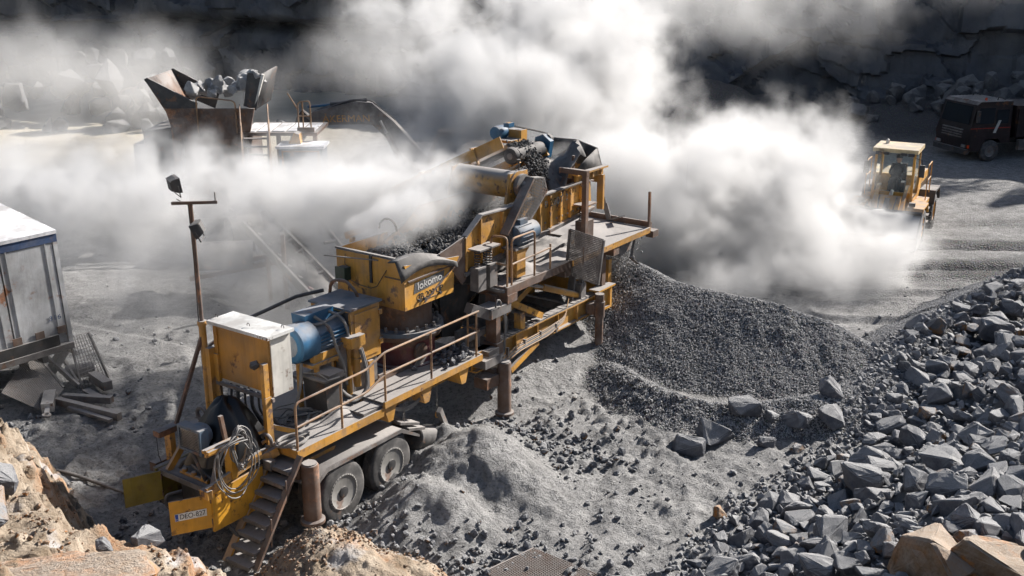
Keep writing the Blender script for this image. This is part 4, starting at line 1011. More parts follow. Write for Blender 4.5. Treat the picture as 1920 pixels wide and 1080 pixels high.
F().bar((2.205, .35, 3.62), (2.205, .8, 3.62), .02, .02).build('hopper_stiffener', 'rust', hp)
F().bar((2.3, .82, 3.57), (3.55, .82, 3.6), .03, .03).build('hopper_stiffener', 'rust', hp)
F().bar((2.75, .82, 3.08), (3.72, .83, 3.62), .025, .02).build('hopper_tie', 'rust', hp)
b = F(); b.box(2.05, 2.22, -.70, -.50, 3.42, 3.66); b.box(2.03, 2.06, -.72, -.48, 3.4, 3.68); b.build('junction_box', 'green', hp)
F().tube(bend([(2.2, -.6, 3.9), (2.19, -.62, 3.7), (2.19, -.55, 3.68)], .05), .007, 5).build('junction_wire', 'cable_dark', hp)
F().tube([(2.19, -.5, 3.42), (2.195, -.3, 3.36), (2.2, 0, 3.34), (2.2, .15, 3.4), (2.2, .4, 3.75)], .007, 5).build('junction_wire', 'cable_dark', hp)
F().tube([(2.19, -.55, 3.42), (2.195, -.55, 3.1)], .007, 5).build('junction_wire', 'cable_dark', hp)
# rubber flap bulging over the near side
b = F(); n_ = 14; vs_ = []
for j, (vv, ww) in enumerate(((.56, 3.96), (.74, 3.99), (.86, 3.93), (.88, 3.84))):
    for i in range(n_ + 1):
        s_ = i / n_; u_ = 2.06 + s_ * 1.62
        vs_.append((u_, vv, ww - .30 * (s_ ** 1.5) + .10 * math.sin(math.pi * s_) * (1 - j * .2) - (.22 * (1 - s_) ** 3 if j > 1 else 0)))
k_ = n_ + 1; b.add(vs_, [(j * k_ + i, j * k_ + i + 1, (j + 1) * k_ + i + 1, (j + 1) * k_ + i) for j in range(3) for i in range(n_)])
rf = b.build('rubber_flap', 'rubber', hp); sm_ = rf.modifiers.new('thick', 'SOLIDIFY'); sm_.thickness = .02
b = F(); b.prism([(2.52, 3.40), (3.38, 3.48), (3.42, 3.22 + .08), (2.46, 3.22)], 1, .801, .807)
b = F(); b.prism([(2.50, 3.50), (3.36, 3.55), (3.32, 3.37), (2.46, 3.30)], 1, .802, .806); b.build('name_panel', 'grey_panel', hp)
def side_text(nm, s_, size, mat, par, u, v, w, sx=1., slope=.06): return text(nm, s_, size, mat, par, frame((u, -v, w), (1, 0, slope), (0, 0, 1)), .002, sx)
side_text('maker_lettering', 'lokomo', .2, 'letter_white', hp, 2.92, .809, 3.435, 1.15)
side_text('model_lettering', 'CB 200 CP', .17, 'letter', hp, 2.92, .803, 3.21, 1.0, .03)
b = F(); b.box(2.62, 3.28, .802, .81, 3.12, 3.13); b.box(2.62, 2.63, .802, .81, 3.12, 3.28); b.box(3.2, 3.22, .802, .81, 3.12, 3.3); b.build('hatch_frame', 'dark', hp)
for u in (2.6, 2.75, 3.2): F().cyl((u, .8, 3.15), (u, .84, 3.15), .03, n=8).build('hatch_latch', 'dark', hp)
F().tube(arc((0, 4.1), .22, 0, math.pi, 8, lambda a, c: (3.4, -.6 + a, c)), .02, 6).build('hopper_hoop', 'rust', hp)
# ---- inclined screen
SP = [(3.42, 3.86), (4.0, 4.04), (4.5, 4.36), (5.25, 4.34), (6.8, 4.36), (8.2, 4.38), (8.66, 4.34), (8.72, 3.68), (7.0, 3.56), (6.15, 3.46), (4.0, 3.28), (3.6, 3.5)]
scr = F().prism(SP, 1, .73, .76).build('vibrating_screen', 'yellow', mc, label='large inclined vibrating screen box with ochre ribbed side')
F().prism(SP, 1, -.76, -.73).build('screen_side', 'yellow', scr)
b = F()
for w, dz in ((3.85, 0), (3.6, 0)): b.prism([(4.1, w - .1), (8.6, w + .12), (8.6, w + .15), (4.1, w - .07)], 1, -.72, .72)
b.build('screen_deck', 'dark', scr)
F().box(8.68, 8.72, -.72, .72, 3.7, 4.3).build('screen_end', 'rust', scr)
for u in (4.02, 4.5, 5.22, 6.55, 6.95, 7.35, 7.75, 8.2): 
    w0 = 3.3 + (u - 4) * .085
    F().box(u - .02, u + .02, .76, .83, w0 + .05, 4.30 if u > 4.4 else 4.02).build('side_rib', 'yellow', scr)
b = F()
for a_, c_ in zip(SP[1:6], SP[2:7]): b.bar((a_[0], .79, a_[1] + .005), (c_[0], .79, c_[1] + .005), .12, .03)
b.build('top_flange', 'steel', scr)
b = F(); b.bar((3.95, .80, 3.30), (6.15, .80, 3.48), .11, .07); b.bar((6.15, .80, 3.48), (8.75, .80, 3.70), .11, .07); b.build('bottom_flange', 'steel', scr)
for u in np.arange(6.6, 8.5, .22): F().cyl((u, .76, 3.72 + (u - 6.5) * .04), (u, .785, 3.72 + (u - 6.5) * .04), .022, n=6).build('bolt', 'bright', scr)
F().prism([(4.45, 4.3), (4.6, 3.55), (5.05, 4.28)], 1, .765, .772).build('corner_plate', 'yellow', scr)
side_text('screen_lettering', 'B 280T 2', .21, 'letter', scr, 7.15, .838, 4.15, 1.2, .02)
b = F(); b.prism([(3.30, 3.62), (3.62, 3.45), (4.0, 3.2), (4.02, 3.9), (3.5, 3.88)], 1, -.70, .72)
ch = F(); ch.prism([(3.22, 3.88), (4.02, 4.05), (4.02, 3.2), (3.9, 3.12)], 1, .77, .80); ch.build('chute_plate', 'rust', scr)
F().lathe((5.95, -.86, 4.68), (0, 1, 0), [(0, .2), (.02, .28), (1.48, .28), (1.5, .3), (1.56, .3)], 28).build('exciter_tube', 'yellow', scr)
F().lathe((5.95, .7, 4.68), (0, 1, 0), [(0, .22), (.05, .25), (.12, .25), (.14, .12), (.2, .1)], 22).build('exciter_bearing', 'steel', scr)
F().cyl((6.15, .55, 4.9), (6.15, .55, 5.14), .02, n=8).build('breather', 'dark', scr); F().cyl((6.15, .55, 5.12), (6.15, .55, 5.17), .04, n=8).build('breather_cap', 'dark', scr)
b = F(); b.prism([(5.55, 4.36), (6.45, 4.36), (6.3, 4.95), (5.7, 4.95)], 1, .60, .66); b.prism([(5.55, 4.36), (6.45, 4.36), (6.3, 4.95), (5.7, 4.95)], 1, -.84, -.8); b.build('exciter_mount', 'yellow', scr)
# belt guard with punched sheet
GP = [(5.99, 4.86), (6.40, 4.80), (6.52, 4.50), (5.88, 3.98), (5.30, 3.62), (5.12, 3.85)]
gd = F().bar((6.02, .93, 4.86), (5.10, .93, 3.86), .2, .05, (-.7, 0, .7)).build('drive_belt_guard', 'rust', mc)
b = F(); 
for a_, c_ in zip(GP[0:4], GP[1:5]): b.bar((a_[0], .93, a_[1]), (c_[0], .93, c_[1]), .17, .025, (0, 0, 1))
b.build('guard_rim', 'steel', gd)
def inpoly(p, poly):
    r_ = False
    for (x1, y1), (x2, y2) in zip(poly, poly[1:] + poly[:1]):
        if (y1 > p[1]) != (y2 > p[1]) and p[0] < (x2 - x1) * (p[1] - y1) / (y2 - y1) + x1: r_ = not r_
    return r_
def clipline(p, d, poly):
    ts = []
    for (x1, y1), (x2, y2) in zip(poly, poly[1:] + poly[:1]):
        ex, ey = x2 - x1, y2 - y1; den = d[0] * ey - d[1] * ex
        if abs(den) < 1e-9: continue
        t_ = ((x1 - p[0]) * ey - (y1 - p[1]) * ex) / den; s_ = ((x1 - p[0]) * d[1] - (y1 - p[1]) * d[0]) / den
        if 0 <= s_ <= 1: ts.append(t_)
    ts.sort(); return ts
def latt(mb, poly, step, wd, th, dirs, put):
    for an in dirs:
        d = (math.cos(an), math.sin(an)); n_ = (-d[1], d[0])
        q = [p[0] * n_[0] + p[1] * n_[1] for p in poly]; k = min(q) + step / 2
        while k < max(q):
            ts = clipline((n_[0] * k, n_[1] * k), d, poly)
            for a_, c_ in zip(ts[::2], ts[1::2]):
                mb.bar(put(n_[0] * k + d[0] * a_, n_[1] * k + d[1] * a_), put(n_[0] * k + d[0] * c_, n_[1] * k + d[1] * c_), wd, th, put(0, 0, True))
            k += step
    return mb
latt(F(), GP, .052, .014, .006, (.75, -.75 + math.pi / 2 + .8), lambda a, c, up=False: (0, 1, 0) if up else (a, 1.01, c)).build('guard_mesh', 'steel', gd)
for c_, r_ in (((6.22, 4.62), .2), ((5.4, 3.95), .13)): F().lathe((c_[0], .90, c_[1]), (0, 1, 0), [(0, r_), (.06, r_), (.06, r_ * .4)], 22).build('pulley', 'yellow', gd)
# screen drive motor on its pedestal
b = F(); b.lathe((5.28, 1.02, 3.82), (1, 0, 0), [(0, .12), (0, .19), (.04, .21), (.5, .21), (.52, .2), (.7, .2), (.74, .12)], 20); m2 = b.build('screen_motor', 'bluegrey', mc)
F().box(5.42, 5.68, .95, 1.1, 4.02, 4.12).build('terminal_box', 'bluegrey', m2)
for k in range(9): an = -1.2 + k * .55; F().bar((5.34, 1.02 + math.cos(an) * .215, 3.82 + math.sin(an) * .215), (5.76, 1.02 + math.cos(an) * .215, 3.82 + math.sin(an) * .215), .012, .03, (0, math.cos(an), math.sin(an))).build('cooling_fin', 'bluegrey', m2)
b = F(); b.box(5.12, 5.98, .85, 1.2, 3.56, 3.6); b.build('motor_plate', 'steel', m2)
b = F(); b.box(5.2, 5.52, .92, 1.16, 2.98, 3.56); b.build('motor_pedestal', 'yellow', mc)
b = F(); b.prism([(5.52, 3.56), (5.95, 3.56), (5.52, 3.2)], 1, 1.0, 1.03); b.build('pedestal_gusset', 'yellow', mc)
# springs
for (u, v) in ((4.22, .92), (4.42, .98), (4.60, .92), (8.05, .92), (8.22, .92)):
    base = 3.42 if u < 6 else 3.55
    F().tube([(u + .055 * math.cos(t_ * .7), v + .055 * math.sin(t_ * .7), base + t_ * .0058) for t_ in range(58)], .013, 6).build('coil_spring', 'dark', mc)
b = F(); b.box(4.08, 4.75, .8, 1.1, 3.76, 3.79); b.build('spring_plate', 'steel', mc)
b = F(); b.box(4.1, 4.35, .84, 1.04, 2.95, 3.42); b.box(4.48, 4.72, .84, 1.04, 2.95, 3.42); b.build('spring_stool', 'steel', mc)
F().box(7.95, 8.35, .82, 1.05, 2.95, 3.55).build('spring_stool', 'rust', mc)
F().box(7.9, 8.4, .78, 1.1, 3.9, 3.93).build('spring_plate', 'rust', mc)
# upper platform
b = F(); b.box(4.55, 10.55, .55, 1.30, 2.86, 2.92); b.build('screen_walkway', 'steel', mc)
b = F(); b.box(8.75, 10.75, -1.2, .55, 2.86, 2.92); b.build('screen_walkway', 'steel', mc)
b = F(); b.box(4.68, 7.0, 1.30, 1.35, 2.80, 2.96); b.box(4.62, 4.68, .6, 1.35, 2.72, 2.96); b.build('walkway_channel', 'rust', mc)
b = F(); b.box(7.0, 10.5, 1.30, 1.35, 2.82, 2.95); b.build('walkway_channel', 'yellow', mc)
for u0, u1, v0, v1 in ((4.62, 4.95, 1.0, 1.36), (6.75, 7.0, .9, 1.33), (8.8, 9.05, .9, 1.33)): F().box(u0, u1, v0, v1, 2.63, 2.80).build('walkway_bracket', 'rust', mc)
b = F(); b.bar((10.72, -1.2, 2.98), (10.62, 1.3, 2.98), .05, .14); b.box(10.5, 10.78, 1.22, 1.42, 2.7, 2.86); b.build('walkway_kerb', 'rust', mc)
F().bar((10.55, 1.28, 2.75), (10.52, 1.28, 3.8), .055, .055).build('walkway_post', 'rust', mc)
b = F(); b.bar((10.6, .15, 2.95), (10.55, .05, 3.35), .07, .12); b.bar((10.55, .05, 3.3), (10.5, .0, 3.55), .12, .07); b.bar((10.5, .3, 3.0), (10.35, .65, 3.15), .16, .03); b.build('broken_bracket', 'steel', mc)
b = F(); b.prism([(8.9, 2.84), (10.45, 2.84), (10.2, 2.45), (9.7, 2.35), (9.1, 2.6)], 1, .95, 1.0); b.bar((10.3, 1.05, 2.75), (9.95, 1.15, 2.3), .06, .06); b.bar((9.95, 1.15, 2.3), (10.2, 1.2, 2.1), .12, .03); b.build('discharge_lip', 'steel', mc)
b = F(); b.prism([(4.95, 3.0), (5.3, 3.0), (5.0, 2.93)], 1, .7, .9); b.build('platform_cleat', 'steel', mc)
# heap of fine sand on the platform
def heapmesh(name, c, rx, ry, h, mat, par, seed):
    mb = F(); n_ = 14
    vs_ = []; fs_ = []
    for j in range(7):
        for i in range(n_):
            an = 2 * math.pi * i / n_; q = j / 6; wob = 1 + .25 * math.sin(2 * an + seed) + .1 * math.sin(5 * an + seed)
            vs_.append((c[0] + rx * q * wob * math.cos(an), c[1] + ry * q * wob * math.sin(an), c[2] + h * (1 - q) ** 1.3))
    for j in range(6):
        for i in range(n_): fs_.append((j * n_ + i, j * n_ + (i + 1) % n_, (j + 1) * n_ + (i + 1) % n_, (j + 1) * n_ + i))
    mb.add(vs_, fs_); return mb.build(name, mat, par)
heapmesh('sand_drift', (5.75, .85, 2.92), .6, .3, .28, 'steel', mc, 1)
heapmesh('sand_drift', (7.2, .9, 2.92), .9, .3, .2, 'steel', mc, 2)
heapmesh('sand_drift', (9.3, .3, 2.92), .9, .7, .12, 'steel', mc, 3)
heapmesh('sand_drift', (.45, .75, 1.65), .5, .3, .16, 'steel', mc, 4)
# railings of the upper platform
railing('platform_railing', [bend([(4.68, .92, 2.95), (4.68, .92, 3.94), (4.68, 1.3, 3.96), (4.68, 1.3, 2.95)], .1), bend([(4.68, .92, 3.4), (4.68, 1.3, 3.4)])], [], 'rail', .022)
railing('platform_railing', [bend([(4.82, 1.31, 2.95), (4.82, 1.31, 3.9), (5.62, 1.31, 3.9), (5.62, 1.31, 3.35)], .1), [(4.82, 1.31, 3.38), (6.2, 1.31, 3.42)]], [[(6.2, 1.31, 2.95), (6.2, 1.31, 3.5)], [(5.62, 1.31, 2.95), (5.62, 1.31, 3.4)]], 'rail', .022)
# leaning mesh panel
A0, A1, B0, B1 = Vector((7.05, 1.25, 3.62)), Vector((6.92, 2.15, 3.55)), Vector((7.1, 1.13, 2.6)), Vector((6.95, 2.02, 2.55))
ms = F(); 
for a_, c_ in ((A0, B0), (A1, B1)): ms.bar(a_, c_, .05, .05, (1, 0, 0))
mo2 = ms.build('mesh_panel', 'steel', mc, label='leaning punched steel mesh panel beside the upper walkway')
b = F(); ns_, nr_ = 26, 26
for i in range(1, ns_): 
    k = i / ns_; b.bar(A0.lerp(A1, k), B0.lerp(B1, k), .02, .006, (1, 0, 0))
for j in range(nr_ + 1):
    k = j / nr_; b.bar(A0.lerp(B0, k), A1.lerp(B1, k), .025, .006, (1, 0, 0))
b.build('mesh_bars', 'steel', mo2)
F().bar((7.0, 1.62, 3.3), (7.0, 1.62, 2.9), .02, .02).build('mesh_hook', 'rust', mo2)
# portal of square tube over the feed end
b = F(); b.bar((7.72, 1.2, 2.92), (7.72, 1.2, 4.74), .11, .11); b.bar((7.72, 1.26, 4.70), (7.74, .55, 4.70), .11, .11); b.build('square_tube_frame', 'rust', mc)
# feed box with rubber lining
fb = F(); fb.box(8.0, 9.15, .74, .80, 4.40, 4.56); fb.box(7.9, 9.2, .74, .9, 4.56, 4.6); fb.box(9.1, 9.15, -.8, .78, 4.2, 4.6); fb.box(9.05, 9.12, .7, .86, 3.6, 4.4)
fbo = fb.build('feed_box', 'yellow', mc)
for u in (8.25, 8.6, 8.95): F().box(u, u + .04, .80, .86, 4.42, 4.56).build('feed_box_rib', 'yellow', fbo)
b = F(); b.prism([(8.9, 4.6), (9.15, 4.6), (9.2, 4.85), (9.0, 5.12), (8.6, 5.14), (7.9, 4.95), (7.7, 4.6)], 1, -.62, -.58)
b.add([(9.12, -.6, 4.55), (9.12, .78, 4.6), (9.05, .70, 5.0), (8.95, .2, 5.16), (8.95, -.6, 5.14)], [(0, 1, 2, 3, 4)])
b.add([(8.0, .72, 4.58), (9.12, .78, 4.6), (9.05, .70, 5.0), (8.5, .72, 4.82)], [(0, 1, 2, 3)])
rl = b.build('rubber_lining', 'rubber', fbo); rl.modifiers.new('thick', 'SOLIDIFY').thickness = .025
b = F(); n_ = 12; vs_ = []
for j in range(6):
    for i in range(n_):
        s_ = i / (n_ - 1); q = j / 5
        vs_.append((7.35 + s_ * 1.1 + .12 * math.sin(q * 4), .05 + q * .75, 4.42 + .62 * s_ ** .8 + .16 * math.sin(q * 5 + s_ * 5) - .3 * q * (1 - s_) + .05 * math.sin(s_ * 17 + q * 7)))
b.add(vs_, [(j * n_ + i, j * n_ + i + 1, (j + 1) * n_ + i + 1, (j + 1) * n_ + i) for j in range(5) for i in range(n_ - 1)])
rc = b.build('rubber_curtain', 'rubber', fbo); rc.modifiers.new('thick', 'SOLIDIFY').thickness = .02
F().bar((8.02, .7, 4.3), (8.02, .7, 4.98), .05, .05).build('curtain_post', 'rust', fbo)
# under-frame: posts, ram, braces, hydraulic lines, chutes, belt
b = F(); b.bar((4.62, 1.0, 1.75), (4.62, 1.0, 2.78), .26, .14); b.bar((4.62, 1.0, 1.55), (4.62, 1.0, 1.78), .34, .2); b.build('platform_column', 'rust', mc)
F().bar((8.9, .95, 1.8), (8.9, .95, 2.86), .16, .16).build('platform_column', 'rust', mc)
F().bar((4.62, -1.0, 1.6), (4.62, -1.0, 2.86), .26, .14).build('platform_column', 'rust', mc)
b = F(); b.box(4.1, 4.75, .95, 1.35, 2.45, 2.64); b.bar((4.2, 1.2, 2.5), (3.7, 1.1, 2.75), .2, .2); b.build('screen_support', 'steel', mc)
F().tube(arc((0, 0), .09, 0, math.pi, 8, lambda a, c: (4.3 + a, 1.36, 2.66 + c * 1.6)), .018, 6).build('lifting_eye', 'steel', mc)
F().bar((4.8, 1.0, 2.66), (6.35, 1.0, 1.84), .09, .13).build('platform_brace', 'yellow', mc)
rm = F().cyl((6.6, .85, 2.38), (8.05, .85, 1.82), .075, n=14).build('hydraulic_ram', 'yellow', mc)
F().cyl((5.7, .85, 2.7), (6.7, .85, 2.35), .04, n=10).build('piston_rod', 'bright', rm)
b = F(); b.box(8.0, 8.2, .7, .98, 1.65, 2.1); b.bar((7.8, .8, 1.72), (8.0, .8, 2.7), .16, .06); b.bar((8.15, .9, 1.72), (8.1, .9, 2.7), .1, .1); b.build('ram_bracket', 'steel', mc)
F().box(5.55, 5.72, .86, 1.02, 1.72, 2.1).build('stub_post', 'yellow', mc)
for k in range(5):
    F().tube(bend([(4.75 + .05 * k, 1.06, 1.30 - .02 * k), (5.4, 1.07 + .01 * k, 1.50 - .035 * k), (6.5, 1.07 + .01 * k, 1.52 - .035 * k), (7.2, 1.06, 1.58 - .02 * k), (7.5, .96, 1.9)], .15), .013, 6).build('hydraulic_line', 'cable' if k % 2 else 'yellow', mc)
for u in (5.0, 5.6, 6.2, 6.8): F().box(u, u + .04, 1.04, 1.1, 1.34, 1.54).build('line_clamp', 'steel', mc)
for k in range(4): F().tube(bend([(4.75, 1.12, 2.7), (4.82 + .03 * k, 1.15, 2.1), (4.85 - .04 * k, 1.12, 1.5), (4.55 - .1 * k, 1.18, 1.42 + .03 * k), (4.1, 1.1, 1.55)], .2), .017, 6).build('drop_hose', 'cable', mc)
b = F(); b.prism([(4.1, 3.0), (4.7, 2.85), (4.5, 2.2), (4.2, 1.9), (3.75, 2.0), (3.7, 2.9)], 1, .35, .4); b.prism([(4.75, 2.7), (5.05, 2.6), (5.0, 2.2), (4.7, 2.3)], 1, .55, .58); b.build('chute_skirt', 'dark', mc)
b = F(); b.prism([(4.0, 3.2), (8.6, 3.45), (7.6, 2.2), (6.2, 1.9), (4.9, 2.0)], 1, -.6, -.5); b.build('under_screen_chute', 'dark', mc)
b = F(); b.add([(5.0, .45, 1.75), (8.3, .45, 2.95), (8.3, -.4, 2.95), (5.0, -.4, 1.75)], [(0, 1, 2, 3)]); ub = b.build('under_belt', 'rubber', mc); ub.modifiers.new('thick', 'SOLIDIFY').thickness = .04
for v in (.5, -.45): F().bar((5.0, v, 1.72), (8.4, v, 2.92), .06, .14).build('belt_stringer', 'yellow', mc)
b = F(); b.box(4.9, 9.0, -.85, -.8, 1.5, 2.86); b.build('far_skirt', 'dark', mc)
b = F(); b.box(3.95, 4.5, .55, .62, 1.78, 2.1); b.bar((3.9, .8, 1.98), (4.75, .8, 1.98), .1, .12); b.bar((3.95, .8, 1.7), (3.95, .8, 1.98), .08, .08); b.bar((4.35, .8, 1.7), (4.35, .8, 1.98), .08, .08); b.build('service_frame', 'steel', mc)
# discharge belt below the cone crusher
b = F(); b.lathe((2.15, .95, .62), (.94, .0, -.34), [(0, .21), (.02, .23), (.95, .23), (.97, .21)], 24); bd = b.build('belt_drum', 'rubber', mc, label='black rubber belt end hanging under the crusher')
F().bar((3.1, 1.0, .42), (2.75, 1.1, 1.0), .08, .12).build('drum_arm', 'steel', bd)
F().bar((2.0, .9, .78), (2.1, .4, 1.05), .08, .12).build('drum_arm', 'steel', bd)
for (u, v, w0, w1) in ((2.75, 1.05, .95, 1.66), (1.75, 1.1, .95, 1.62)):
    b = F()
    for k in range(14):
        w = w0 + (w1 - w0) * k / 13; b.tube(arc((0, 0), .022, 0, 2 * math.pi, 6, lambda a, c: (u + (a if k % 2 else 0), v + (0 if k % 2 else a), w + c * 1.3))[:-1], .006, 4, closed=True)
    b.build('chain', 'steel', mc)
F().tube(arc((0, 0), .05, 0, 2 * math.pi, 8, lambda a, c: (2.75 + a, 1.05, .9 + c * 1.4))[:-1], .013, 5, closed=True).build('chain_hook', 'yellow', mc)
for k in range(3): F().tube(bend([(1.3, 1.05, 1.55), (1.9, 1.1, 1.35 - .04 * k), (2.4, 1.1, 1.5), (2.7, 1.05, 1.66)], .3), .014, 5).build('slack_cable', 'cable', mc)

# things resting on or hanging from the crusher
TL = Matrix.Translation(CO) @ Matrix.Rotation(CROT, 4, 'Z')
def wpt(u, v, w): return TL @ Vector((u, -v, w))
def free(mb, name, mat, label, cat, group=None, smooth='auto'):
    o = mb.build(name, mat, None, smooth); o.location = CO; o.rotation_euler = (0, 0, CROT); return tag(o, label, cat, group)
mb = F()
for k in range(13):
    rr = random.Random(k + 40); cu, cw, ru, rw = -1.78 + rr.uniform(-.04, .04), 1.98 + rr.uniform(-.05, .05), rr.uniform(.12, .2), rr.uniform(.28, .36)
    if k > 8: cu, cw, ru, rw = -1.92 + rr.uniform(-.05, .05), 1.72 + rr.uniform(-.06, .06), rr.uniform(.30, .40), rr.uniform(.40, .5)
    ph = rr.uniform(0, .6)
    mb.tube([(cu + ru * math.cos(2 * math.pi * j / 24), .84 + .02 * k / 4 + .03 * math.sin(j * .8 + ph * 5), cw + rw * math.sin(2 * math.pi * j / 24) * (1 if math.sin(2 * math.pi * j / 24) > 0 else 1.05) + .02 * math.sin(j + k)) for j in range(24)], .011, 5, closed=True)
free(mb, 'cable_coil', 'cable', 'coil of grey cable hung on the post at the crusher rear', 'cable coil')
mb = F(); n_ = 36; vs_ = []
for j in range(12):
    q = j / 11
    for i in range(n_):
        an = 2 * math.pi * i / n_; rad_ = (.07 + .62 * q ** .75) * (1 + .12 * math.sin(an * 2 + 1) + (.10 * q) * math.sin(an * 9 + 3 * math.sin(q * 3)) + .05 * math.sin(an * 17 + q * 4))
        vs_.append((-1.38 + rad_ * .85 * math.cos(an), .08 + rad_ * math.sin(an), 2.44 - .95 * q ** 1.25 + .05 * math.sin(an * 3)))
mb.add(vs_, [(j * n_ + i, j * n_ + (i + 1) % n_, (j + 1) * n_ + (i + 1) % n_, (j + 1) * n_ + i) for j in range(11) for i in range(n_)] + [tuple(range(n_))])
free(mb, 'tarpaulin', 'tarp', 'black plastic tarpaulin draped behind the radiator', 'tarpaulin', None, True)
rr = random.Random(2)
for k in range(64):
    t_ = rr.random(); u = 2.95 + .85 * t_ ** .8; v = rr.uniform(.6, 1.17); h_ = max(0, .26 - .42 * abs(u - 3.5) - .5 * abs(v - .95)) * rr.random()
    p = wpt(u, v, 1.80 + h_); place(ROCK_S[k % 14], 'stone', p.x, p.y, p.z, rr.uniform(.045, .085), (rr.uniform(0, 6), rr.uniform(0, 6), rr.uniform(0, 6)), 'grey stone spilled in the heap on the crusher walkway', 'stone', 'stones spilled on the walkway')
p = wpt(2.55, .68, 1.80); place(ROCK_S[3], 'stone', p.x, p.y, p.z, .07, (1, 2, 3), 'single grey stone apart from the heap on the crusher walkway', 'stone')
# crushed rock in the hopper, rock on the screen, falling stream (uncountable)
def lumps(n, fn, r0, r1, seed):
    g_ = np.random.default_rng(seed); P_ = []; S_ = []
    for _ in range(n):
        a_ = fn(g_); p = wpt(*a_); P_.append((p.x, p.y, p.z)); S_.append(r0 + (r1 - r0) * g_.random() ** 2)
    return np.array(P_), np.array(S_)
def hop(g_):
    u = g_.uniform(2.3, 3.6); v = g_.uniform(-.78, .72); return (u, v, 3.62 + .26 * max(0, 1 - ((u - 3.05) / .75) ** 2 - ((v + .1) / .8) ** 2) + g_.uniform(-.05, .03))
P, S = lumps(1500, hop, .03, .075, 1); tag(scatter('hopper_rock', P, S, 'gravel_dark', 31, 2, 6, .5), 'crushed dark rock filling the crusher hopper', 'crushed rock', None, 'stuff')
P, S = lumps(1400, lambda g_: (lambda u: (u, g_.uniform(-.7, .7), 3.86 + (u - 4.1) * .05 + g_.uniform(-.03, .06)))(g_.uniform(3.5, 7.2)), .025, .06, 2); tag(scatter('screen_rock', P, S, 'gravel_dark', 32, 1, 5), 'crushed rock sliding down the screen deck', 'crushed rock', None, 'stuff')
def stream(g_):
    t_ = g_.random(); return (7.12 + g_.normal(0, .17) + .25 * t_, -.18 + .52 * t_ + g_.normal(0, .05), 5.28 - .85 * t_ ** 1.8 + g_.normal(0, .03))
P, S = lumps(1500, stream, .015, .045, 3); tag(scatter('falling_rock', P, S, 'gravel_dark', 33, 1, 5), 'stream of dark crushed rock falling off the feed conveyor', 'crushed rock', None, 'stuff')
def disch(g_):
    t_ = g_.random(); return (10.25 + g_.normal(0, .22), .6 + g_.normal(0, .18), 2.6 - .9 * t_)
P, S = lumps(2600, disch, .01, .03, 4); tag(scatter('falling_gravel', P, S, 'gravel', 34, 1, 5), 'curtain of gravel falling from the screen onto the heap', 'gravel', None, 'stuff')

# ------------------------------------------------------------------ feed conveyor rising to the screen
fc = thing('feed_conveyor', 'ochre belt conveyor rising through dust to the crusher feed box', 'conveyor', CO, (0, 0, CROT))
ang = math.atan2(1.16, 2.43); cdir = (0, math.cos(ang), math.sin(ang))
def CV(u, s_, h=0): return (u, -.05 + s_ * math.cos(ang) - h * math.sin(ang), 5.08 + s_ * math.sin(ang) + h * math.cos(ang))
b = F(); Ls = -5.6
for u in (6.82, 7.92): F().bar(CV(u, Ls, -.12), CV(u, .1, -.12), .06, .16, (0, -math.sin(ang), math.cos(ang))).build('conveyor_stringer', 'yellow', fc)
b = F(); b.add([CV(6.9, Ls, .1), CV(6.9, 0, .17), CV(7.85, 0, .17), CV(7.85, Ls, .1)], [(0, 1, 2, 3)]); q = b.build('conveyor_belt', 'belt', fc); q.modifiers.new('thick', 'SOLIDIFY').thickness = .02
b = F(); b.bar(CV(6.84, -4.2, .36), CV(6.84, -.18, .36), .02, .26, (0, -math.sin(ang), math.cos(ang))); sp_ = b.build('side_board', 'yellow', fc)
b = F(); b.bar(CV(7.9, -4.2, .3), CV(7.9, -.3, .3), .02, .2, (0, -math.sin(ang), math.cos(ang))); b.build('side_board', 'yellow', fc)
for s_ in (-.95, -2.55, -3.9):
    b = F(); b.bar(CV(6.80, s_, -.2), CV(6.80, s_, .5), .05, .05); b.bar(CV(6.72, s_, .5), CV(6.95, s_, .5), .05, .03); b.build('board_strut', 'yellow', sp_)
F().lathe(CV(6.86, 0, .0), (1, 0, 0), [(0, .10), (.0, .165), (.98, .165), (.98, .1)], 24).build('head_drum', 'rubber', fc)
F().lathe(CV(6.70, 0, .0), (1, 0, 0), [(0, .06), (0, .17), (.06, .19), (.10, .19), (.12, .12), (.16, .1)], 20).build('drum_bearing', 'dark', fc)
F().lathe(CV(6.685, 0, .0), (1, 0, 0), [(0, .07), (.01, .07)], 14).build('bearing_cap', 'steel', fc)
b = F(); b.prism([(-.28, -.16), (.14, -.2), (.2, .16), (.0, .3), (-.2, .22)], 0, 7.94, 8.08); b.v = [(p[0], p[1] - .05, p[2] + 5.08) for p in b.v]; gbx = b.build('gearbox', 'blue', fc)
F().lathe((8.06, -.02, 5.25), (1, 0, 0), [(0, .12), (.1, .12), (.1, .05)], 18).build('gearbox_pulley', 'dark', gbx)
b = F(); b.lathe(CV(7.05, -.42, .62), (1, 0, 0), [(0, .09), (0, .14), (.04, .155), (.3, .155), (.34, .11)], 18); cm = b.build('conveyor_motor', 'blue', fc)
F().box(7.12, 7.32, -.52, -.38, 5.60, 5.69).build('terminal_box', 'blue', cm)
F().box(7.15, 7.27, -.48, -.42, 5.69, 5.70).build('yellow_tag', 'yellow_clean', cm)
b = F(); b.box(7.02, 7.62, -.62, -.25, 5.28, 5.34); b.box(7.4, 7.62, -.6, -.25, 5.34, 5.52); b.build('motor_bracket', 'yellow', cm)
F().tube([(7.4, -.42, 5.6), (8.12, -.05, 5.38)], .02, 6).build('drive_belt', 'dark', cm)
for s_ in (-1, -2, -3, -4, -5): F().cyl(CV(6.9, s_, -.05), CV(7.85, s_, -.05), .05, n=10).build('idler', 'dark', fc)
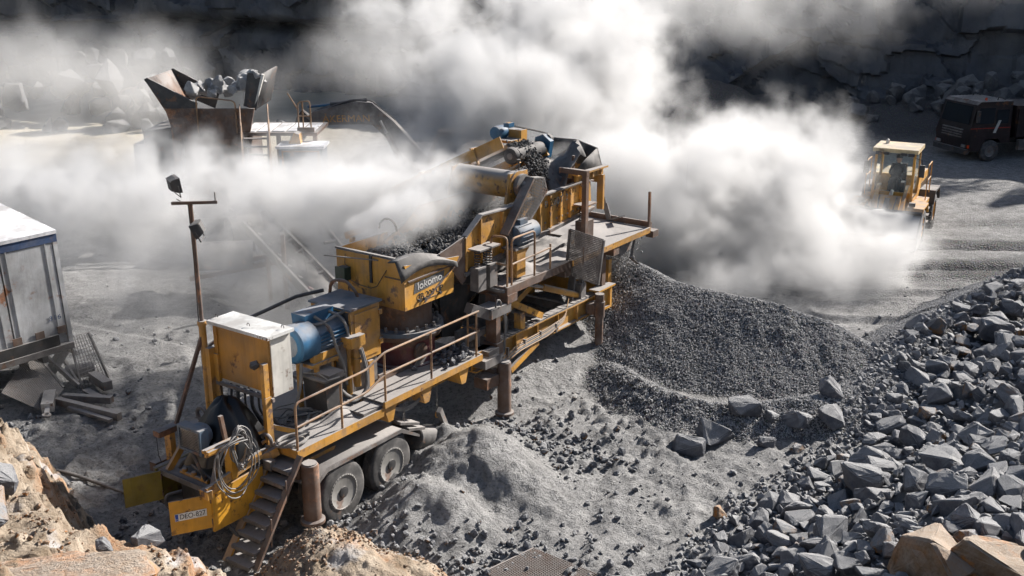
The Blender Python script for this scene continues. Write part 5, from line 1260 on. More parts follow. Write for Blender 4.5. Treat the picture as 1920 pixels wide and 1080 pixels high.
for s_ in (-3.4, -5.4): 
    for u in (6.82, 7.92): p = CV(u, s_, -.2); F().bar(p, (p[0], p[1], -.3), .1, .1).build('conveyor_leg', 'yellow', fc)

# ------------------------------------------------------------------ primary crusher in the dust, left background
pc = thing('primary_crusher', 'dust-covered primary crusher with rock-filled flared hopper, stairs and cabinet', 'crusher', (-9.3, 36, 0))
def B(): return MB()
hx = B(); hx.prism([(-2.55, 5.22), (-2.45, 5.28), (-.9, 4.45), (-1.1, 3.9), (-1.9, 4.25)], 1, -.9, -.82); hopp = hx.build('hopper_wing', 'dark', pc)
B().prism([(-2.55, 5.22), (-2.45, 5.28), (-.9, 4.45), (-1.1, 3.9), (-1.9, 4.25)], 1, 1.9, 1.98).build('hopper_wing', 'dark', pc)
b = B(); b.add([(-2.5, -.85, 5.24), (-1.9, -.85, 4.2), (-1.9, 1.95, 4.2), (-2.5, 1.95, 5.24)], [(0, 1, 2, 3)]); o = b.build('hopper_end', 'rust', pc); o.modifiers.new('t', 'SOLIDIFY').thickness = .06
b = B(); b.prism([(.55, 4.35), (.95, 4.2), (1.22, 5.35), (.75, 5.42)], 1, -.7, -.62); b.add([(.9, -.66, 4.2), (1.2, -.66, 5.36), (1.2, 1.8, 5.36), (.9, 1.8, 4.2)], [(0, 1, 2, 3)]); o = b.build('hopper_back_plate', 'dark', pc); o.modifiers.new('t', 'SOLIDIFY').thickness = .05
b = B(); b.prism([(1.2, 5.38), (1.28, 5.34), (1.02, 4.55), (.92, 4.4)], 1, -.72, -.6); b.build('plate_edge', 'white', pc)
b = B(); b.prism([(-1.95, 4.3), (.95, 4.3), (.7, 3.3), (-1.7, 3.3)], 1, -.95, -.85); b.build('hopper_front', 'rust', pc)
b = B(); b.box(-1.85, -1.6, -.8, -.55, .0, 4.2); b.build('hopper_leg', 'rust', pc)
b = B(); b.box(.4, .65, -.8, -.55, .0, 4.2); b.build('hopper_leg', 'rust', pc)
b = B(); b.box(-3.25, -2.0, -.5, 2.2, -.1, 3.05); b.build('side_wall', 'dark', pc)
b = B(); b.prism([(-2.85, 3.05), (-2.85, 3.5), (-1.7, 3.64), (-1.7, .0), (-2.0, .0), (-2.0, 3.05)], 1, -.6, 2.4); b.build('side_wall', 'dark', pc)
b = B(); b.box(-1.6, .4, -.4, 2.2, .5, 3.3); b.build('jaw_housing', 'rust', pc)
b = B(); b.box(.4, 2.95, -1.0, 1.2, 3.42, 3.52); pf = b.build('platform', 'rust', pc)
for x in (.5, 1.6, 2.8): B().box(x, x + .12, -.95, -.8, 0, 3.42).build('platform_leg', 'rust', pc)
for i in range(5): B().box(.5 + i * .48, .9 + i * .48, -.9 + .05 * i, .9, 3.525, 3.55).build('plate', 'roofwhite', pf)
def rail(runs, mat='rail', r=.025, par=pc, nm='rail'):
    for q in runs: B().tube(q, r, 6).build(nm, mat, par)
rail([bend([(.35, -1.0, 3.5), (.35, -1.0, 4.55), (-.9, -1.0, 4.7), (-.9, -1.0, 3.5)], .15), bend([(2.35, -.9, 3.5), (2.35, -.9, 4.5), (2.75, -.9, 4.55), (2.75, -.9, 3.5)], .12), [(2.35, -.9, 4.05), (2.75, -.9, 4.05)], [(1.98, -.6, 4.75), (2.3, -.6, 4.2)], [(2.5, -.9, 3.5), (2.5, -.9, 4.5)]])
b = B(); b.box(2.3, 2.85, -.95, -.85, 3.5, 3.68); b.build('toe_board', 'rust', pc)
stp = B().bar((.55, -1.1, 3.5), (1.0, -3.2, .9), .05, .2).build('stairs', 'rust', pc)
B().bar((1.35, -1.1, 3.5), (1.8, -3.2, .9), .05, .2).build('stringer', 'rust', stp)
for i in range(11):
    k = (i + .5) / 11; B().box(.57 + k * .45, 1.37 + k * .45, -1.2 - k * 2.1, -1.0 - k * 2.1, 3.5 - k * 2.6 - .03, 3.5 - k * 2.6).build('tread', 'steel', stp)
rail([bend([(.5, -1.05, 3.5), (.5, -1.05, 4.5), (.98, -3.2, 1.9), (.98, -3.2, .9)], .12), bend([(1.4, -1.05, 3.5), (1.4, -1.05, 4.5), (1.85, -3.2, 1.9), (1.85, -3.2, .9)], .12), [(.52, -1.1, 4.0), (.98, -3.1, 1.5)], [(1.42, -1.1, 4.0), (1.85, -3.1, 1.5)]], par=stp)
cb = B().box(1.85, 3.25, -1.9, -1.0, .8, 3.15).build('control_cabinet', 'bluegrey', pc)
B().box(1.78, 3.32, -2.0, -.9, 3.16, 3.24).build('cabinet_roof', 'roofwhite', cb)
b = B(); b.box(1.95, 2.0, -1.93, -1.9, .85, 3.1); b.box(3.1, 3.15, -1.93, -1.9, .85, 3.1); b.box(2.0, 3.1, -1.93, -1.9, 3.05, 3.1); b.build('cabinet_frame', 'rail', cb)
b = B(); b.prism([(2.1, 3.25), (2.5, 3.25), (2.45, 3.55), (2.3, 3.6)], 1, -1.5, -1.0); b.build('cabinet_hood', 'yellow', cb)
rail([bend([(1.6, -2.1, 1.2), (1.6, -2.1, 2.3), (1.8, -2.1, 2.3), (1.8, -2.1, 1.2)], .08)], par=cb)
for i in range(44):
    rr = random.Random(i + 900); x = -10.9 + rr.random() * 2.6; y = 35.2 + rr.random() * 2.4; t_ = (x + 10.9) / 2.6; z = 4.5 + .5 * t_ + rr.random() * .4 - .08 * (y - 35.2)
    place(ROCK_LIT[i % 5], 'stone', x, y, z, rr.uniform(.14, .30), (rr.uniform(0, 6), rr.uniform(0, 6), 0), 'blasted rock coloured sunlit-pale, piled in the primary crusher hopper', 'rock', 'rocks in the primary hopper')

# ------------------------------------------------------------------ excavator behind it
ex = thing('excavator', 'dark excavator half hidden by dust with its boom reaching left', 'excavator', (0, 40, 0))
BO = [(-7.6, 3.30), (-7.3, 3.52), (-5.7, 3.88), (-5.15, 3.84), (-4.35, 3.12), (-3.3, 1.95), (-2.6, 1.55), (-2.7, 1.2), (-3.5, 1.35), (-4.45, 2.35), (-5.15, 3.03), (-5.6, 3.05), (-7.2, 3.02)]
bm_ = B().prism(BO, 1, -.25, .25).build('boom', 'steel', ex)
text('boom_lettering', 'ÅKERMAN', .36, 'letter_white' if False else 'yellow', bm_, frame((-6.1, -.262, 3.25), (1, 0, .02), (0, 0, 1)), .004, 1.05)
B().cyl((-6.7, 0, 3.74), (-5.35, 0, 3.86), .12, n=14).build('stick_cylinder', 'dark', bm_)
B().cyl((-7.55, 0, 3.66), (-6.65, 0, 3.745), .055, n=12).build('piston_rod', 'blue', bm_)
for k in range(4): B().tube(bend([(-7.3, -.1 + .06 * k, 3.5), (-6.9, -.15, 3.58 + .03 * k), (-6.2, -.2 + .1 * k, 3.86), (-5.7, -.1, 3.95), (-5.2, 0, 3.9), (-4.3, -.1, 3.18)], .2), .022, 5).build('hydraulic_hose', 'cable_dark', bm_)
B().cyl((-4.62, -.38, 2.75), (-4.05, -.38, 1.55), .11, n=12).build('lift_cylinder', 'dark', ex)
B().cyl((-4.85, -.38, 3.2), (-4.6, -.38, 2.7), .055, n=10).build('piston_rod', 'bright', ex)
stk = B().prism([(-7.75, 3.55), (-7.35, 3.2), (-8.5, 1.0), (-8.75, 1.05), (-7.95, 3.3)], 1, -.18, .18).build('stick', 'dark', ex)
b = B(); b.prism([(-8.9, 1.0), (-8.4, 1.1), (-8.1, .7), (-8.3, .25), (-9.0, .1), (-9.3, .35)], 1, -.5, .5); b.build('bucket', 'dark', stk)
hs = B().box(-3.0, .6, -1.2, 1.2, 1.05, 2.2).build('upper_body', 'loader', ex)
b = B(); b.prism([(-3.0, 1.1), (-1.7, 1.1), (-1.7, 2.9), (-2.7, 2.9), (-3.05, 2.1)], 1, -1.22, -.3); cbx = b.build('cab', 'loader', hs)
b = B(); b.prism([(-2.9, 2.05), (-1.85, 2.05), (-1.85, 2.75), (-2.65, 2.75)], 1, -1.235, -1.222); b.build('cab_window', 'dglass', cbx)
B().prism([(.4, 1.0), (1.1, 1.1), (1.1, 2.1), (.4, 2.2)], 1, -1.15, 1.15).build('counterweight', 'dark', hs)
for y in (-1.25, .75):
    tr = B().prism([(-3.0, .35), (-2.7, .1), (1.0, .1), (1.3, .35), (1.3, .6), (1.0, .85), (-2.7, .85), (-3.0, .6)], 1, y, y + .5).build('track', 'dark', ex)
    for x in np.arange(-2.8, 1.2, .35): B().cyl((x, y - .02, .3), (x, y, .3), .13, n=10).build('track_roller', 'steel', tr)

# ------------------------------------------------------------------ transfer conveyor behind the crusher, left
tcv = thing('belt_conveyor', 'low inclined belt conveyor with rollers fading into the dust', 'conveyor', (0, 0, 0))
h0, h1 = Vector((-7.7, 30.3, 2.1)), Vector((-3.7, 25.6, -.05)); dv = (h1 - h0).normalized(); sv = dv.cross(Vector((0, 0, 1))).normalized(); uv = sv.cross(dv)
for s_ in (-.46, .46): B().bar(h0 + sv * s_, h1 + sv * s_, .07, .26).build('stringer', 'dark', tcv)
b = B(); b.add([h0 - sv * .37 + uv * .05, h1 - sv * .37 + uv * .05, h1 + sv * .37 + uv * .05, h0 + sv * .37 + uv * .05], [(0, 1, 2, 3)]); o = b.build('belt', 'belt', tcv); o.modifiers.new('t', 'SOLIDIFY').thickness = .02
for i in range(11):
    c = h0.lerp(h1, (i + .6) / 11.5); B().tube([c - sv * .40 + uv * .12, c - sv * .2 + uv * -.02, c + sv * .2 + uv * -.02, c + sv * .40 + uv * .12], .045, 8).build('roller', 'red' if i == 7 else 'steel', tcv)
B().cyl(h0 - sv * .4, h0 + sv * .4, .17, n=16).build('head_drum', 'dark', tcv)
b = B(); b.bar(h0 - sv * .55 + Vector((-.15, 0, .15)), h0 - sv * .55 + Vector((-.5, .1, .1)), .3, .3); b.cyl(h0 - sv * .6 + Vector((-.3, .1, .1)), h0 - sv * .6 + Vector((-.62, .2, .1)), .16, n=12); b.build('drive_unit', 'bluegrey', tcv)
p = h0.lerp(h1, .42)
B().bar((p.x - .1, p.y - .5, -.1), (p.x - .1, p.y - .5, 2.0), .1, .1).build('support_post', 'rust', tcv)
B().bar((p.x - .7, p.y + .2, -.1), (p.x - .7, p.y + .2, 1.5), .1, .1).build('support_post', 'rust', tcv)
b = B(); b.bar((-8.9, 28.5, .55), (-6.4, 28.9, .95), .16, .12); b.bar((-8.9, 29.3, .6), (-6.4, 29.6, 1.0), .16, .12); b.build('cross_beam', 'rust', tcv)
q0 = Vector((-6.5, 31.3, 2.6)); q1 = Vector((-2.9, 26.2, .15)); B().bar(q0, q1, .07, .16).build('walkway_stringer', 'steel', tcv)
for k in range(3): c = q0.lerp(q1, .45 + k * .2); B().cyl(c - uv * .0, c + sv * .4, .05, n=8).build('return_roller', 'red' if k == 1 else 'steel', tcv)
for k in (0, 1): B().tube([(-6.6 + k * .9, 28.2, 1.6), (-6.0 + k * .6, 27.4, .8), (-5.4 + k * .4, 26.8, .1)], .008, 4).build('stay_wire', 'cable_dark', tcv)
def tank(c, r, L, rot, label):
    mb = B(); n_ = 12; pts_ = [(r * math.cos(a_), r * 1.0 * math.sin(a_)) for a_ in np.linspace(-.3, math.pi * .9, n_)]
    mb.prism(pts_ + [(p_[0] * .94, p_[1] * .94) for p_ in pts_[::-1]], 0, -L / 2, L / 2)
    o = mb.build('steel_tub', 'dark', None); o.location = c; o.rotation_euler = rot; return tag(o, label, 'tub')
tank((-7.9, 28.7, 1.0), .55, 1.5, (.5, 0, .15), 'dark curved steel tub lying on the orange beam by the low conveyor')
tank((-7.6, 29.7, 1.55), .5, .9, (.5, 0, .5), 'small dark curved steel tub below the low conveyor head')

# ------------------------------------------------------------------ worn box trailer at the left edge
TA = Vector((-.61, -.79, 0)).normalized()            # across the rear, to the left
bt = thing('box_trailer', 'worn grey box trailer numbered 316 with snow-white roof, at the left edge', 'trailer', (-9.65, 22.2, 0))
LAX = Vector((-.79, .61, .12)).normalized(); UPX = LAX.cross(TA).normalized()
if UPX.z < 0: UPX = -UPX
UPX = (UPX + TA * .10).normalized()
def TB(a, l, z): return TA * a + LAX * l + UPX * (z - 1.05) + Vector((0, 0, 1.05))
def tbox(a0, a1, l0, l1, z0, z1):
    return B().add([TB(a, l, z) for a in (a0, a1) for l in (l0, l1) for z in (z0, z1)], [(0, 1, 3, 2), (4, 6, 7, 5), (0, 4, 5, 1), (2, 3, 7, 6), (0, 2, 6, 4), (1, 5, 7, 3)])
W_ = 2.5
bx_ = tbox(0, W_, .06, 9, 1.05, 3.62).build('box_body', 'container', bt)
for a0 in (.09, 1.27):
    d_ = tbox(a0, a0 + 1.14, -.0, .06, 1.32, 3.42).build('rear_door', 'container', bt)
    for k in (.15, 1.0): tbox(a0 + k, a0 + k + .025, -.016, -.0, 1.3, 3.44).build('lock_rod', 'container', d_)
tbox(-.03, .07, -.012, .1, .98, 3.6).build('corner_post', 'container', bt); tbox(W_ - .07, W_ + .03, -.012, .1, .98, 3.6).build('corner_post', 'container', bt)
tbox(-.03, W_ + .03, -.014, .1, 3.44, 3.62).build('header', 'bluepaint2', bt)
tbox(-.04, W_ + .04, -.03, 9.1, 3.625, 3.70).build('roof', 'roofwhite', bt)
tbox(.0, W_, -.08, .2, .92, 1.06).build('rear_sill', 'steel', bt)
tbox(.3, W_ - .1, -.05, .0, 1.02, 1.32).build('lower_panel', 'dark', bt)
for i in range(3): tbox(.1 + .5 * i, .3 + .5 * i, -.03, -.018, 1.33, 1.5).build('rust_plate', 'rust', bt)
c = TB(.3, -.012, 1.72); text('fleet_number', '316', .15, 'bluepaint2', bt, frame(c, -TA, UPX), .003, 1.3)
for a in (.6, 1.8): tbox(a, a + .12, .0, 8.5, .72, .95).build('chassis_beam', 'dark', bt)
b = tbox(.2, W_ - .2, 1.2, 1.6, .3, .75); b.build('tool_box', 'dark', bt)
for l in (1.6, 2.9):
    for a in (.05, 2.1):
        c = TB(a, l, .5); c.z = .5; q = B(); q.lathe(c, TA, [(0, .28), (.0, .46), (.05, .5), (.27, .5), (.32, .45), (.32, .28)], 24); q.build('tyre', 'tyre', bt)
# leaning mesh ramp at its corner
P0, P1, P2, P3 = Vector((-9.75, 22.3, 1.1)), Vector((-9.5, 22.75, 1.05)), Vector((-9.15, 22.7, -.02)), Vector((-9.5, 22.05, -.02))
mr_ = B().bar(P1, P2, .05, .05).build('mesh_ramp', 'steel'); tag(mr_, 'leaning steel mesh ramp at the corner of the box trailer', 'mesh panel')
b = B(); b.bar(P0, P3, .04, .04)
for i in range(15): k = i / 14; b.bar(P0.lerp(P3, k), P1.lerp(P2, k), .012, .01)
for i in range(1, 8): k = i / 8; b.bar(P0.lerp(P1, k), P3.lerp(P2, k), .012, .01)
b.build('mesh_bars', 'steel', mr_)
# scrap on the ground
SCR = [((-9.39, 22.43, .14), (-8.82, 21.79, .16), .2, .2, 'short square steel beam lying nearest the trailer corner'),
       ((-9.63, 21.37, .08), (-8.52, 21.17, .1), .14, .14, 'straight steel beam on the ground, upper of the long pair'),
       ((-9.65, 21.1, .1), (-8.08, 20.36, .08), .13, .16, 'longest steel beam on the ground pointing to the right'),
       ((-9.32, 20.86, .06), (-8.2, 20.2, .06), .10, .06, 'thin pale plank beside the longest steel beam'),
       ((-9.33, 21.82, .05), (-8.88, 21.4, .05), .16, .05, 'short channel iron lying between the steel beams'),
       ((-10.9, 22.9, .75), (-9.5, 21.9, .1), .06, .12, 'rusty angle bar leaning over the scrap mesh'),
       ((-10.6, 23.2, .8), (-9.6, 22.1, .1), .05, .1, 'thin second bar leaning beside the trailer underside')]
for a_, c_, w_, h_, lab in SCR: tag(B().bar(a_, c_, w_, h_).build('scrap_beam', 'steel', None), lab, 'steel beam', 'scrap beams by the trailer')
A0, A1, B0, B1 = Vector((-10.75, 22.6, .72)), Vector((-9.75, 21.7, .15)), Vector((-10.55, 20.6, .5)), Vector((-9.75, 20.7, .02))
b = B(); b.bar(A0, A1, .05, .05); so = b.build('wire_screen', 'dark', None); tag(so, 'dark woven wire screen leaning among the scrap at the left edge', 'wire screen')
b = B()
for i in range(40): k = i / 39; b.bar(A0.lerp(B0, k), A1.lerp(B1, k), .011, .011)
for i in range(34): k = i / 33; b.bar(A0.lerp(A1, k), B0.lerp(B1, k), .011, .011)
b.build('wires', 'steel', so)
hy = thing('loader_crane', 'pale jointed hydraulic crane arm standing in the scrap below the trailer', 'crane', (-10.15, 22.55, 0))
B().bar((-.25, -.3, .1), (.15, .15, .75), .22, .16).build('arm', 'bright', hy)
B().cyl((.1, .1, .8), (.05, .2, 1.1), .06, n=10).build('cylinder', 'bright', hy); B().cyl((.25, .05, .8), (.2, .15, 1.1), .06, n=10).build('cylinder', 'bright', hy); B().cyl((.1, .1, .75), (.45, 0, .62), .06, n=10).build('link', 'bright', hy)
rl_ = B(); rl_.lathe((-10.0, 22.45, .2), (.85, .35, .03), [(0, .12), (0, .17), (.62, .17), (.62, .05)], 18); tag(rl_.build('roller_drum', 'steel', None), 'short thick steel roller lying under the trailer', 'roller')
hc = thing('hydraulic_cylinder', 'white hydraulic cylinder with eye lying in front of the scrap mesh', 'hydraulic cylinder', (-9.75, 20.85, .12))
B().bar((-.12, .45, .06), (.1, -.25, .04), .24, .2).build('barrel', 'bright', hc); B().bar((.1, -.25, .03), (.16, -.45, .0), .09, .07).build('rod', 'bright', hc)
B().tube(arc((0, 0), .07, 0, 2 * math.pi, 12, lambda a, c: (.18 + a, -.52 + c, 0))[:-1], .03, 6, closed=True).build('eye', 'steel', hc)
hp_ = [(-9.2, 18.6), (-8.7, 18.2), (-8.3, 17.95), (-7.9, 17.8), (-7.4, 17.55), (-6.9, 17.3), (-6.4, 17.25), (-5.9, 17.3)]
tag(B().tube(bend([(x, y, hz(x, y) + .04) for x, y in hp_], .3), .035, 8).build('rubber_hose', 'cable_dark', None), 'black rubber hose lying across the dusty ground on the left', 'hose')
# steel grating lying in front
A0, A1, B0, B1 = Vector((-.42, 14.5, .12)), Vector((.35, 15.15, .14)), Vector((.38, 13.7, .10)), Vector((1.3, 14.45, .12))
b = B(); b.bar(A0, A1, .03, .04); go_ = b.build('steel_grating', 'rust', None); tag(go_, 'brown steel grating lying on the rubble at the bottom edge', 'grating')
b = B()
for i in range(34): k = i / 33; b.bar(A0.lerp(B0, k), A1.lerp(B1, k), .008, .03)
for i in range(30): k = i / 29; b.bar(A0.lerp(A1, k), B0.lerp(B1, k), .008, .02)
b.build('grating_bars', 'rust', go_)

# ------------------------------------------------------------------ wheel loader
LH = math.atan2(-.885, -.465)
ld = thing('wheel_loader', 'yellow wheel loader with gravel-filled bucket driving out of the dust', 'wheel loader', (12.25, 34.3, 0), (0, 0, LH))
ld.scale = (.93, .93, .93)
def wheel(par, x, y, r, w, side, lug=True, rm='loader'):
    q = B(); q.lathe((x, y, r), (0, side, 0), [(-w / 2, r * .55), (-w / 2, r * .85), (-w * .42, r * .95), (-w * .3, r), (w * .3, r), (w * .42, r * .95), (w / 2, r * .85), (w / 2, r * .55)], 32, False)
    for k in range(22 if lug else 0):
        an = 2 * math.pi * k / 22
        for s_ in (-1, 1):
            q.bar((x + r * .99 * math.cos(an), y + s_ * .02, r + r * .99 * math.sin(an)), (x + r * .97 * math.cos(an + .14), y + s_ * w * .47, r + r * .97 * math.sin(an + .14)), .07, .05, (math.cos(an), 0, math.sin(an)))
    o = q.build('tyre', 'tyre', par)
    q = B(); q.lathe((x, y, r), (0, side, 0), [(w * .3, r * .54), (w * .42, r * .56), (w * .46, r * .52), (w * .2, r * .42), (w * .2, r * .2), (w * .34, r * .17), (w * .36, r * .05)], 24); q.build('rim', rm, o)
    return o
for x in (0, -2.9):
    for y in (-.98, .98): wheel(ld, x, y, .69, .5, 1 if y > 0 else -1)
for x in (0, -2.9): B().box(x - .15, x + .15, -.8, .8, .55, .85).build('axle', 'loader', ld)
b = B(); b.prism([(-1.3, .6), (.5, .6), (.6, 1.3), (.1, 1.75), (-.6, 1.3), (-1.3, 1.1)], 1, -.42, .42); b.build('front_frame', 'loader', ld)
b = B(); b.prism([(-4.4, .75), (-1.5, .65), (-1.5, 1.5), (-1.9, 2.1), (-4.2, 2.0), (-4.45, 1.5)], 1, -.72, .72); b.build('engine_hood', 'loader', ld)
b = B(); b.box(-1.95, -.5, -.72, .72, 1.42, 1.56); b.box(-1.95, -.55, .70, 1.12, 1.25, 1.38); b.box(-1.95, -.55, -1.12, -.70, 1.25, 1.38); b.build('cab_floor', 'loader', ld)
for y in (-.98, .98):
    b = B(); b.prism([(-.75, 1.1), (-.55, 1.42), (.55, 1.42), (.75, 1.25), (.75, 1.3), (.58, 1.47), (-.58, 1.47), (-.8, 1.12)], 1, y - .28, y + .28); b.build('front_fender', 'loader', ld)
    b = B(); b.prism([(-3.75, 1.0), (-3.5, 1.45), (-2.3, 1.5), (-2.1, 1.1), (-2.05, 1.1), (-2.25, 1.58), (-3.55, 1.52), (-3.8, 1.02)], 1, y - .3, y + .3); b.build('rear_fender', 'dark', ld)
CBX = [(-.52, .66), (-.52, -.66), (-1.9, .66), (-1.9, -.66)]
cabo = B().box(-2.0, -.42, -.76, .76, 3.14, 3.28).build('cab', 'loader_roof', ld)
for x, y in CBX: B().bar((x, y, 1.55), (x + (-.06 if x > -1 else .04), y * .97, 3.14), .08, .08).build('cab_pillar', 'loader', cabo)
B().box(-.56, -.50, -.62, .62, 1.56, 1.75).build('cab_front_panel', 'loader', cabo)
for pts_ in ([(-.52, -.62, 1.75), (-.52, .62, 1.75), (-.58, .61, 3.12), (-.58, -.61, 3.12)], [(-1.9, -.62, 1.75), (-1.9, .62, 1.75), (-1.86, .61, 3.12), (-1.86, -.61, 3.12)], [(-.56, .665, 1.75), (-1.86, .665, 1.75), (-1.84, .645, 3.12), (-.6, .645, 3.12)], [(-.56, -.665, 1.75), (-1.86, -.665, 1.75), (-1.84, -.645, 3.12), (-.6, -.645, 3.12)]):
    B().quad(*pts_).build('cab_window', 'glass', cabo)
for y in (-.55, .55): B().box(-.44, -.34, y - .1, y + .1, 3.06, 3.16).build('work_light', 'dark', cabo)
B().lathe((-1.5, -.45, 3.28), (0, 0, 1), [(0, .05), (.02, .07), (.12, .06), (.16, .02)], 12).build('beacon', 'white', cabo)
for s_ in (-1, 1):
    mr2 = B().box(-.52, -.44, s_ * .93 - .09, s_ * .93 + .09, 2.35, 2.78).build('mirror', 'dark', cabo); B().tube([(-.5, s_ * .68, 3.0), (-.48, s_ * .9, 2.95), (-.48, s_ * .93, 2.78)], .015, 5).build('mirror_arm', 'dark', mr2)
    rail([bend([(-1.3, s_ * 1.05, 1.4), (-1.3, s_ * 1.05, 2.65), (-2.2, s_ * 1.05, 2.65), (-2.2, s_ * 1.05, 1.5)], .1), [(-1.3, s_ * 1.05, 2.1), (-2.2, s_ * 1.05, 2.1)]], 'loader', .02, ld, 'handrail')
    B().prism([(-1.1, 1.9), (-.7, 1.95), (.6, 1.2), (1.2, .55), (1.05, .4), (.4, .9), (-.9, 1.55)], 1, s_ * .48 - .06, s_ * .48 + .06).build('lift_arm', 'loader', ld)
    B().box(.35, .5, s_ * .85 - .1, s_ * .85 + .1, 1.5, 1.62).build('head_light', 'dark', ld)
B().cyl((-.6, 0, 1.75), (.7, 0, 1.2), .07, n=10).build('tilt_cylinder', 'bright', ld)
B().prism([(.1, 1.6), (.35, 1.7), (1.0, 1.1), (.9, .95)], 1, -.08, .08).build('tilt_lever', 'dark', ld)
BK = [(1.0, .55), (.95, 1.0), (1.1, 1.35), (1.3, 1.5)]; BKf = [(1.05, .35), (2.15, .42)]
bk = B(); out = [(1.30, 1.52), (1.02, 1.3), (.92, .85), (1.02, .42), (1.25, .28), (2.2, .36), (2.2, .42), (1.28, .36), (1.1, .48), (1.0, .86), (1.09, 1.25), (1.33, 1.46)]
bk.prism(out, 1, -1.3, 1.3); bko = bk.build('bucket', 'steel', ld)
for s_ in (-1, 1): B().prism([(1.30, 1.5), (1.0, .9), (1.1, .4), (2.18, .38), (2.0, .62)], 1, s_ * 1.3 - .02, s_ * 1.3 + .02).build('bucket_side', 'bright', bko)
b = B(); n_ = 14; vs_ = []
for j in range(8):
    for i in range(n_ + 1):
        y = -1.27 + 2.54 * i / n_; q = j / 7; x = 1.05 + q * 1.0; vs_.append((x, y, (1.42 - .62 * q ** 1.4) + .22 * math.sin(math.pi * q) * (1 - (y / 1.35) ** 2) + .03 * math.sin(y * 9 + q * 7)))
b.add(vs_, [(j * (n_ + 1) + i, j * (n_ + 1) + i + 1, (j + 1) * (n_ + 1) + i + 1, (j + 1) * (n_ + 1) + i) for j in range(7) for i in range(n_)])
gl = b.build('bucket_gravel', 'gravel', None, True); gl.location = ld.location; gl.scale = ld.scale; gl.rotation_euler = ld.rotation_euler; tag(gl, 'load of dark gravel heaped in the wheel loader bucket', 'gravel', None, 'stuff')
B().box(-1.75, -1.25, -.28, .28, 1.56, 1.95).build('seat', 'dark', ld); B().box(-1.8, -1.65, -.26, .26, 1.9, 2.55).build('seat_back', 'dark', ld)
B().tube([(-.75, 0, 1.6), (-.95, 0, 2.05)], .03, 6).build('steering_column', 'dark', ld)
B().tube(arc((0, 0), .19, 0, 2 * math.pi, 16, lambda a, c: (-.97 + c * .35, a, 2.08 + c * .8))[:-1], .017, 5, closed=True).build('steering_wheel', 'dark', ld)
# driver: one continuous skinned body
def figure(name, joints, edges, rad, mat, label):
    me = bpy.data.meshes.new(name); me.from_pydata(joints, edges, []); o = bpy.data.objects.new(name, me); col.objects.link(o)
    o.modifiers.new('skin', 'SKIN'); sv_ = me.skin_vertices[0].data
    for i, r_ in enumerate(rad): sv_[i].radius = (r_, r_ * .85)
    sv_[0].use_root = True
    o.modifiers.new('sub', 'SUBSURF').levels = 1; o.modifiers[-1].render_levels = 2
    me.materials.append(M[mat]); return tag(o, label, 'person')
M['clothes'] = flat('dark_workwear', (.02, .022, .03), .9); M['skin'] = flat('skin', (.42, .24, .17), .6)
J = [(0, 0, 0), (0, 0, .22), (.01, 0, .44), (.01, 0, .54), (.02, 0, .64), (.02, .0, .80), (.0, .19, .46), (.12, .27, .24), (.38, .18, .22), (.46, .15, .23), (.0, -.19, .46), (.12, -.27, .24), (.38, -.18, .22), (.46, -.15, .23), (.1, .1, -.02), (.45, .12, .02), (.5, .12, -.35), (.58, .12, -.37), (.1, -.1, -.02), (.45, -.12, .02), (.5, -.12, -.35), (.58, -.12, -.37)]
Ed = [(0, 1), (1, 2), (2, 3), (3, 4), (4, 5), (2, 6), (6, 7), (7, 8), (8, 9), (2, 10), (10, 11), (11, 12), (12, 13), (0, 14), (14, 15), (15, 16), (16, 17), (0, 18), (18, 19), (19, 20), (20, 21)]
Rd = [.15, .14, .15, .06, .09, .085, .075, .055, .045, .035, .075, .055, .045, .035, .095, .075, .055, .05, .095, .075, .055, .05]
dv_ = figure('person', J, Ed, Rd, 'clothes', 'driver in dark workwear seated in the wheel loader cab, hands on the wheel')
LM = Matrix.Translation(ld.location) @ Matrix.Rotation(LH, 4, 'Z') @ Matrix.Scale(.93, 4); dv_.matrix_world = LM @ Matrix.Translation((-1.5, 0, 2.03))
hd = B(); hd.lathe((.05, 0, .585), (0, 0, 1), [(0, .05), (.05, .075), (.11, .085), (.17, .088), (.2, .08)], 14); hd.prism([(.13, .66), (.165, .675), (.135, .71)], 1, -.015, .015)
for s_ in (-1, 1): hd.box(.125, .138, s_ * .032 - .012, s_ * .032 + .012, .712, .722); hd.box(.03, .06, s_ * .088 - .008, s_ * .088 + .008, .67, .73)
hd.build('face', 'skin', dv_)
cp_ = B(); cp_.lathe((.03, 0, .76), (0, 0, 1), [(0, .105), (.05, .105), (.11, .085), (.14, .03)], 14); cp_.build('cap', 'clothes', dv_)

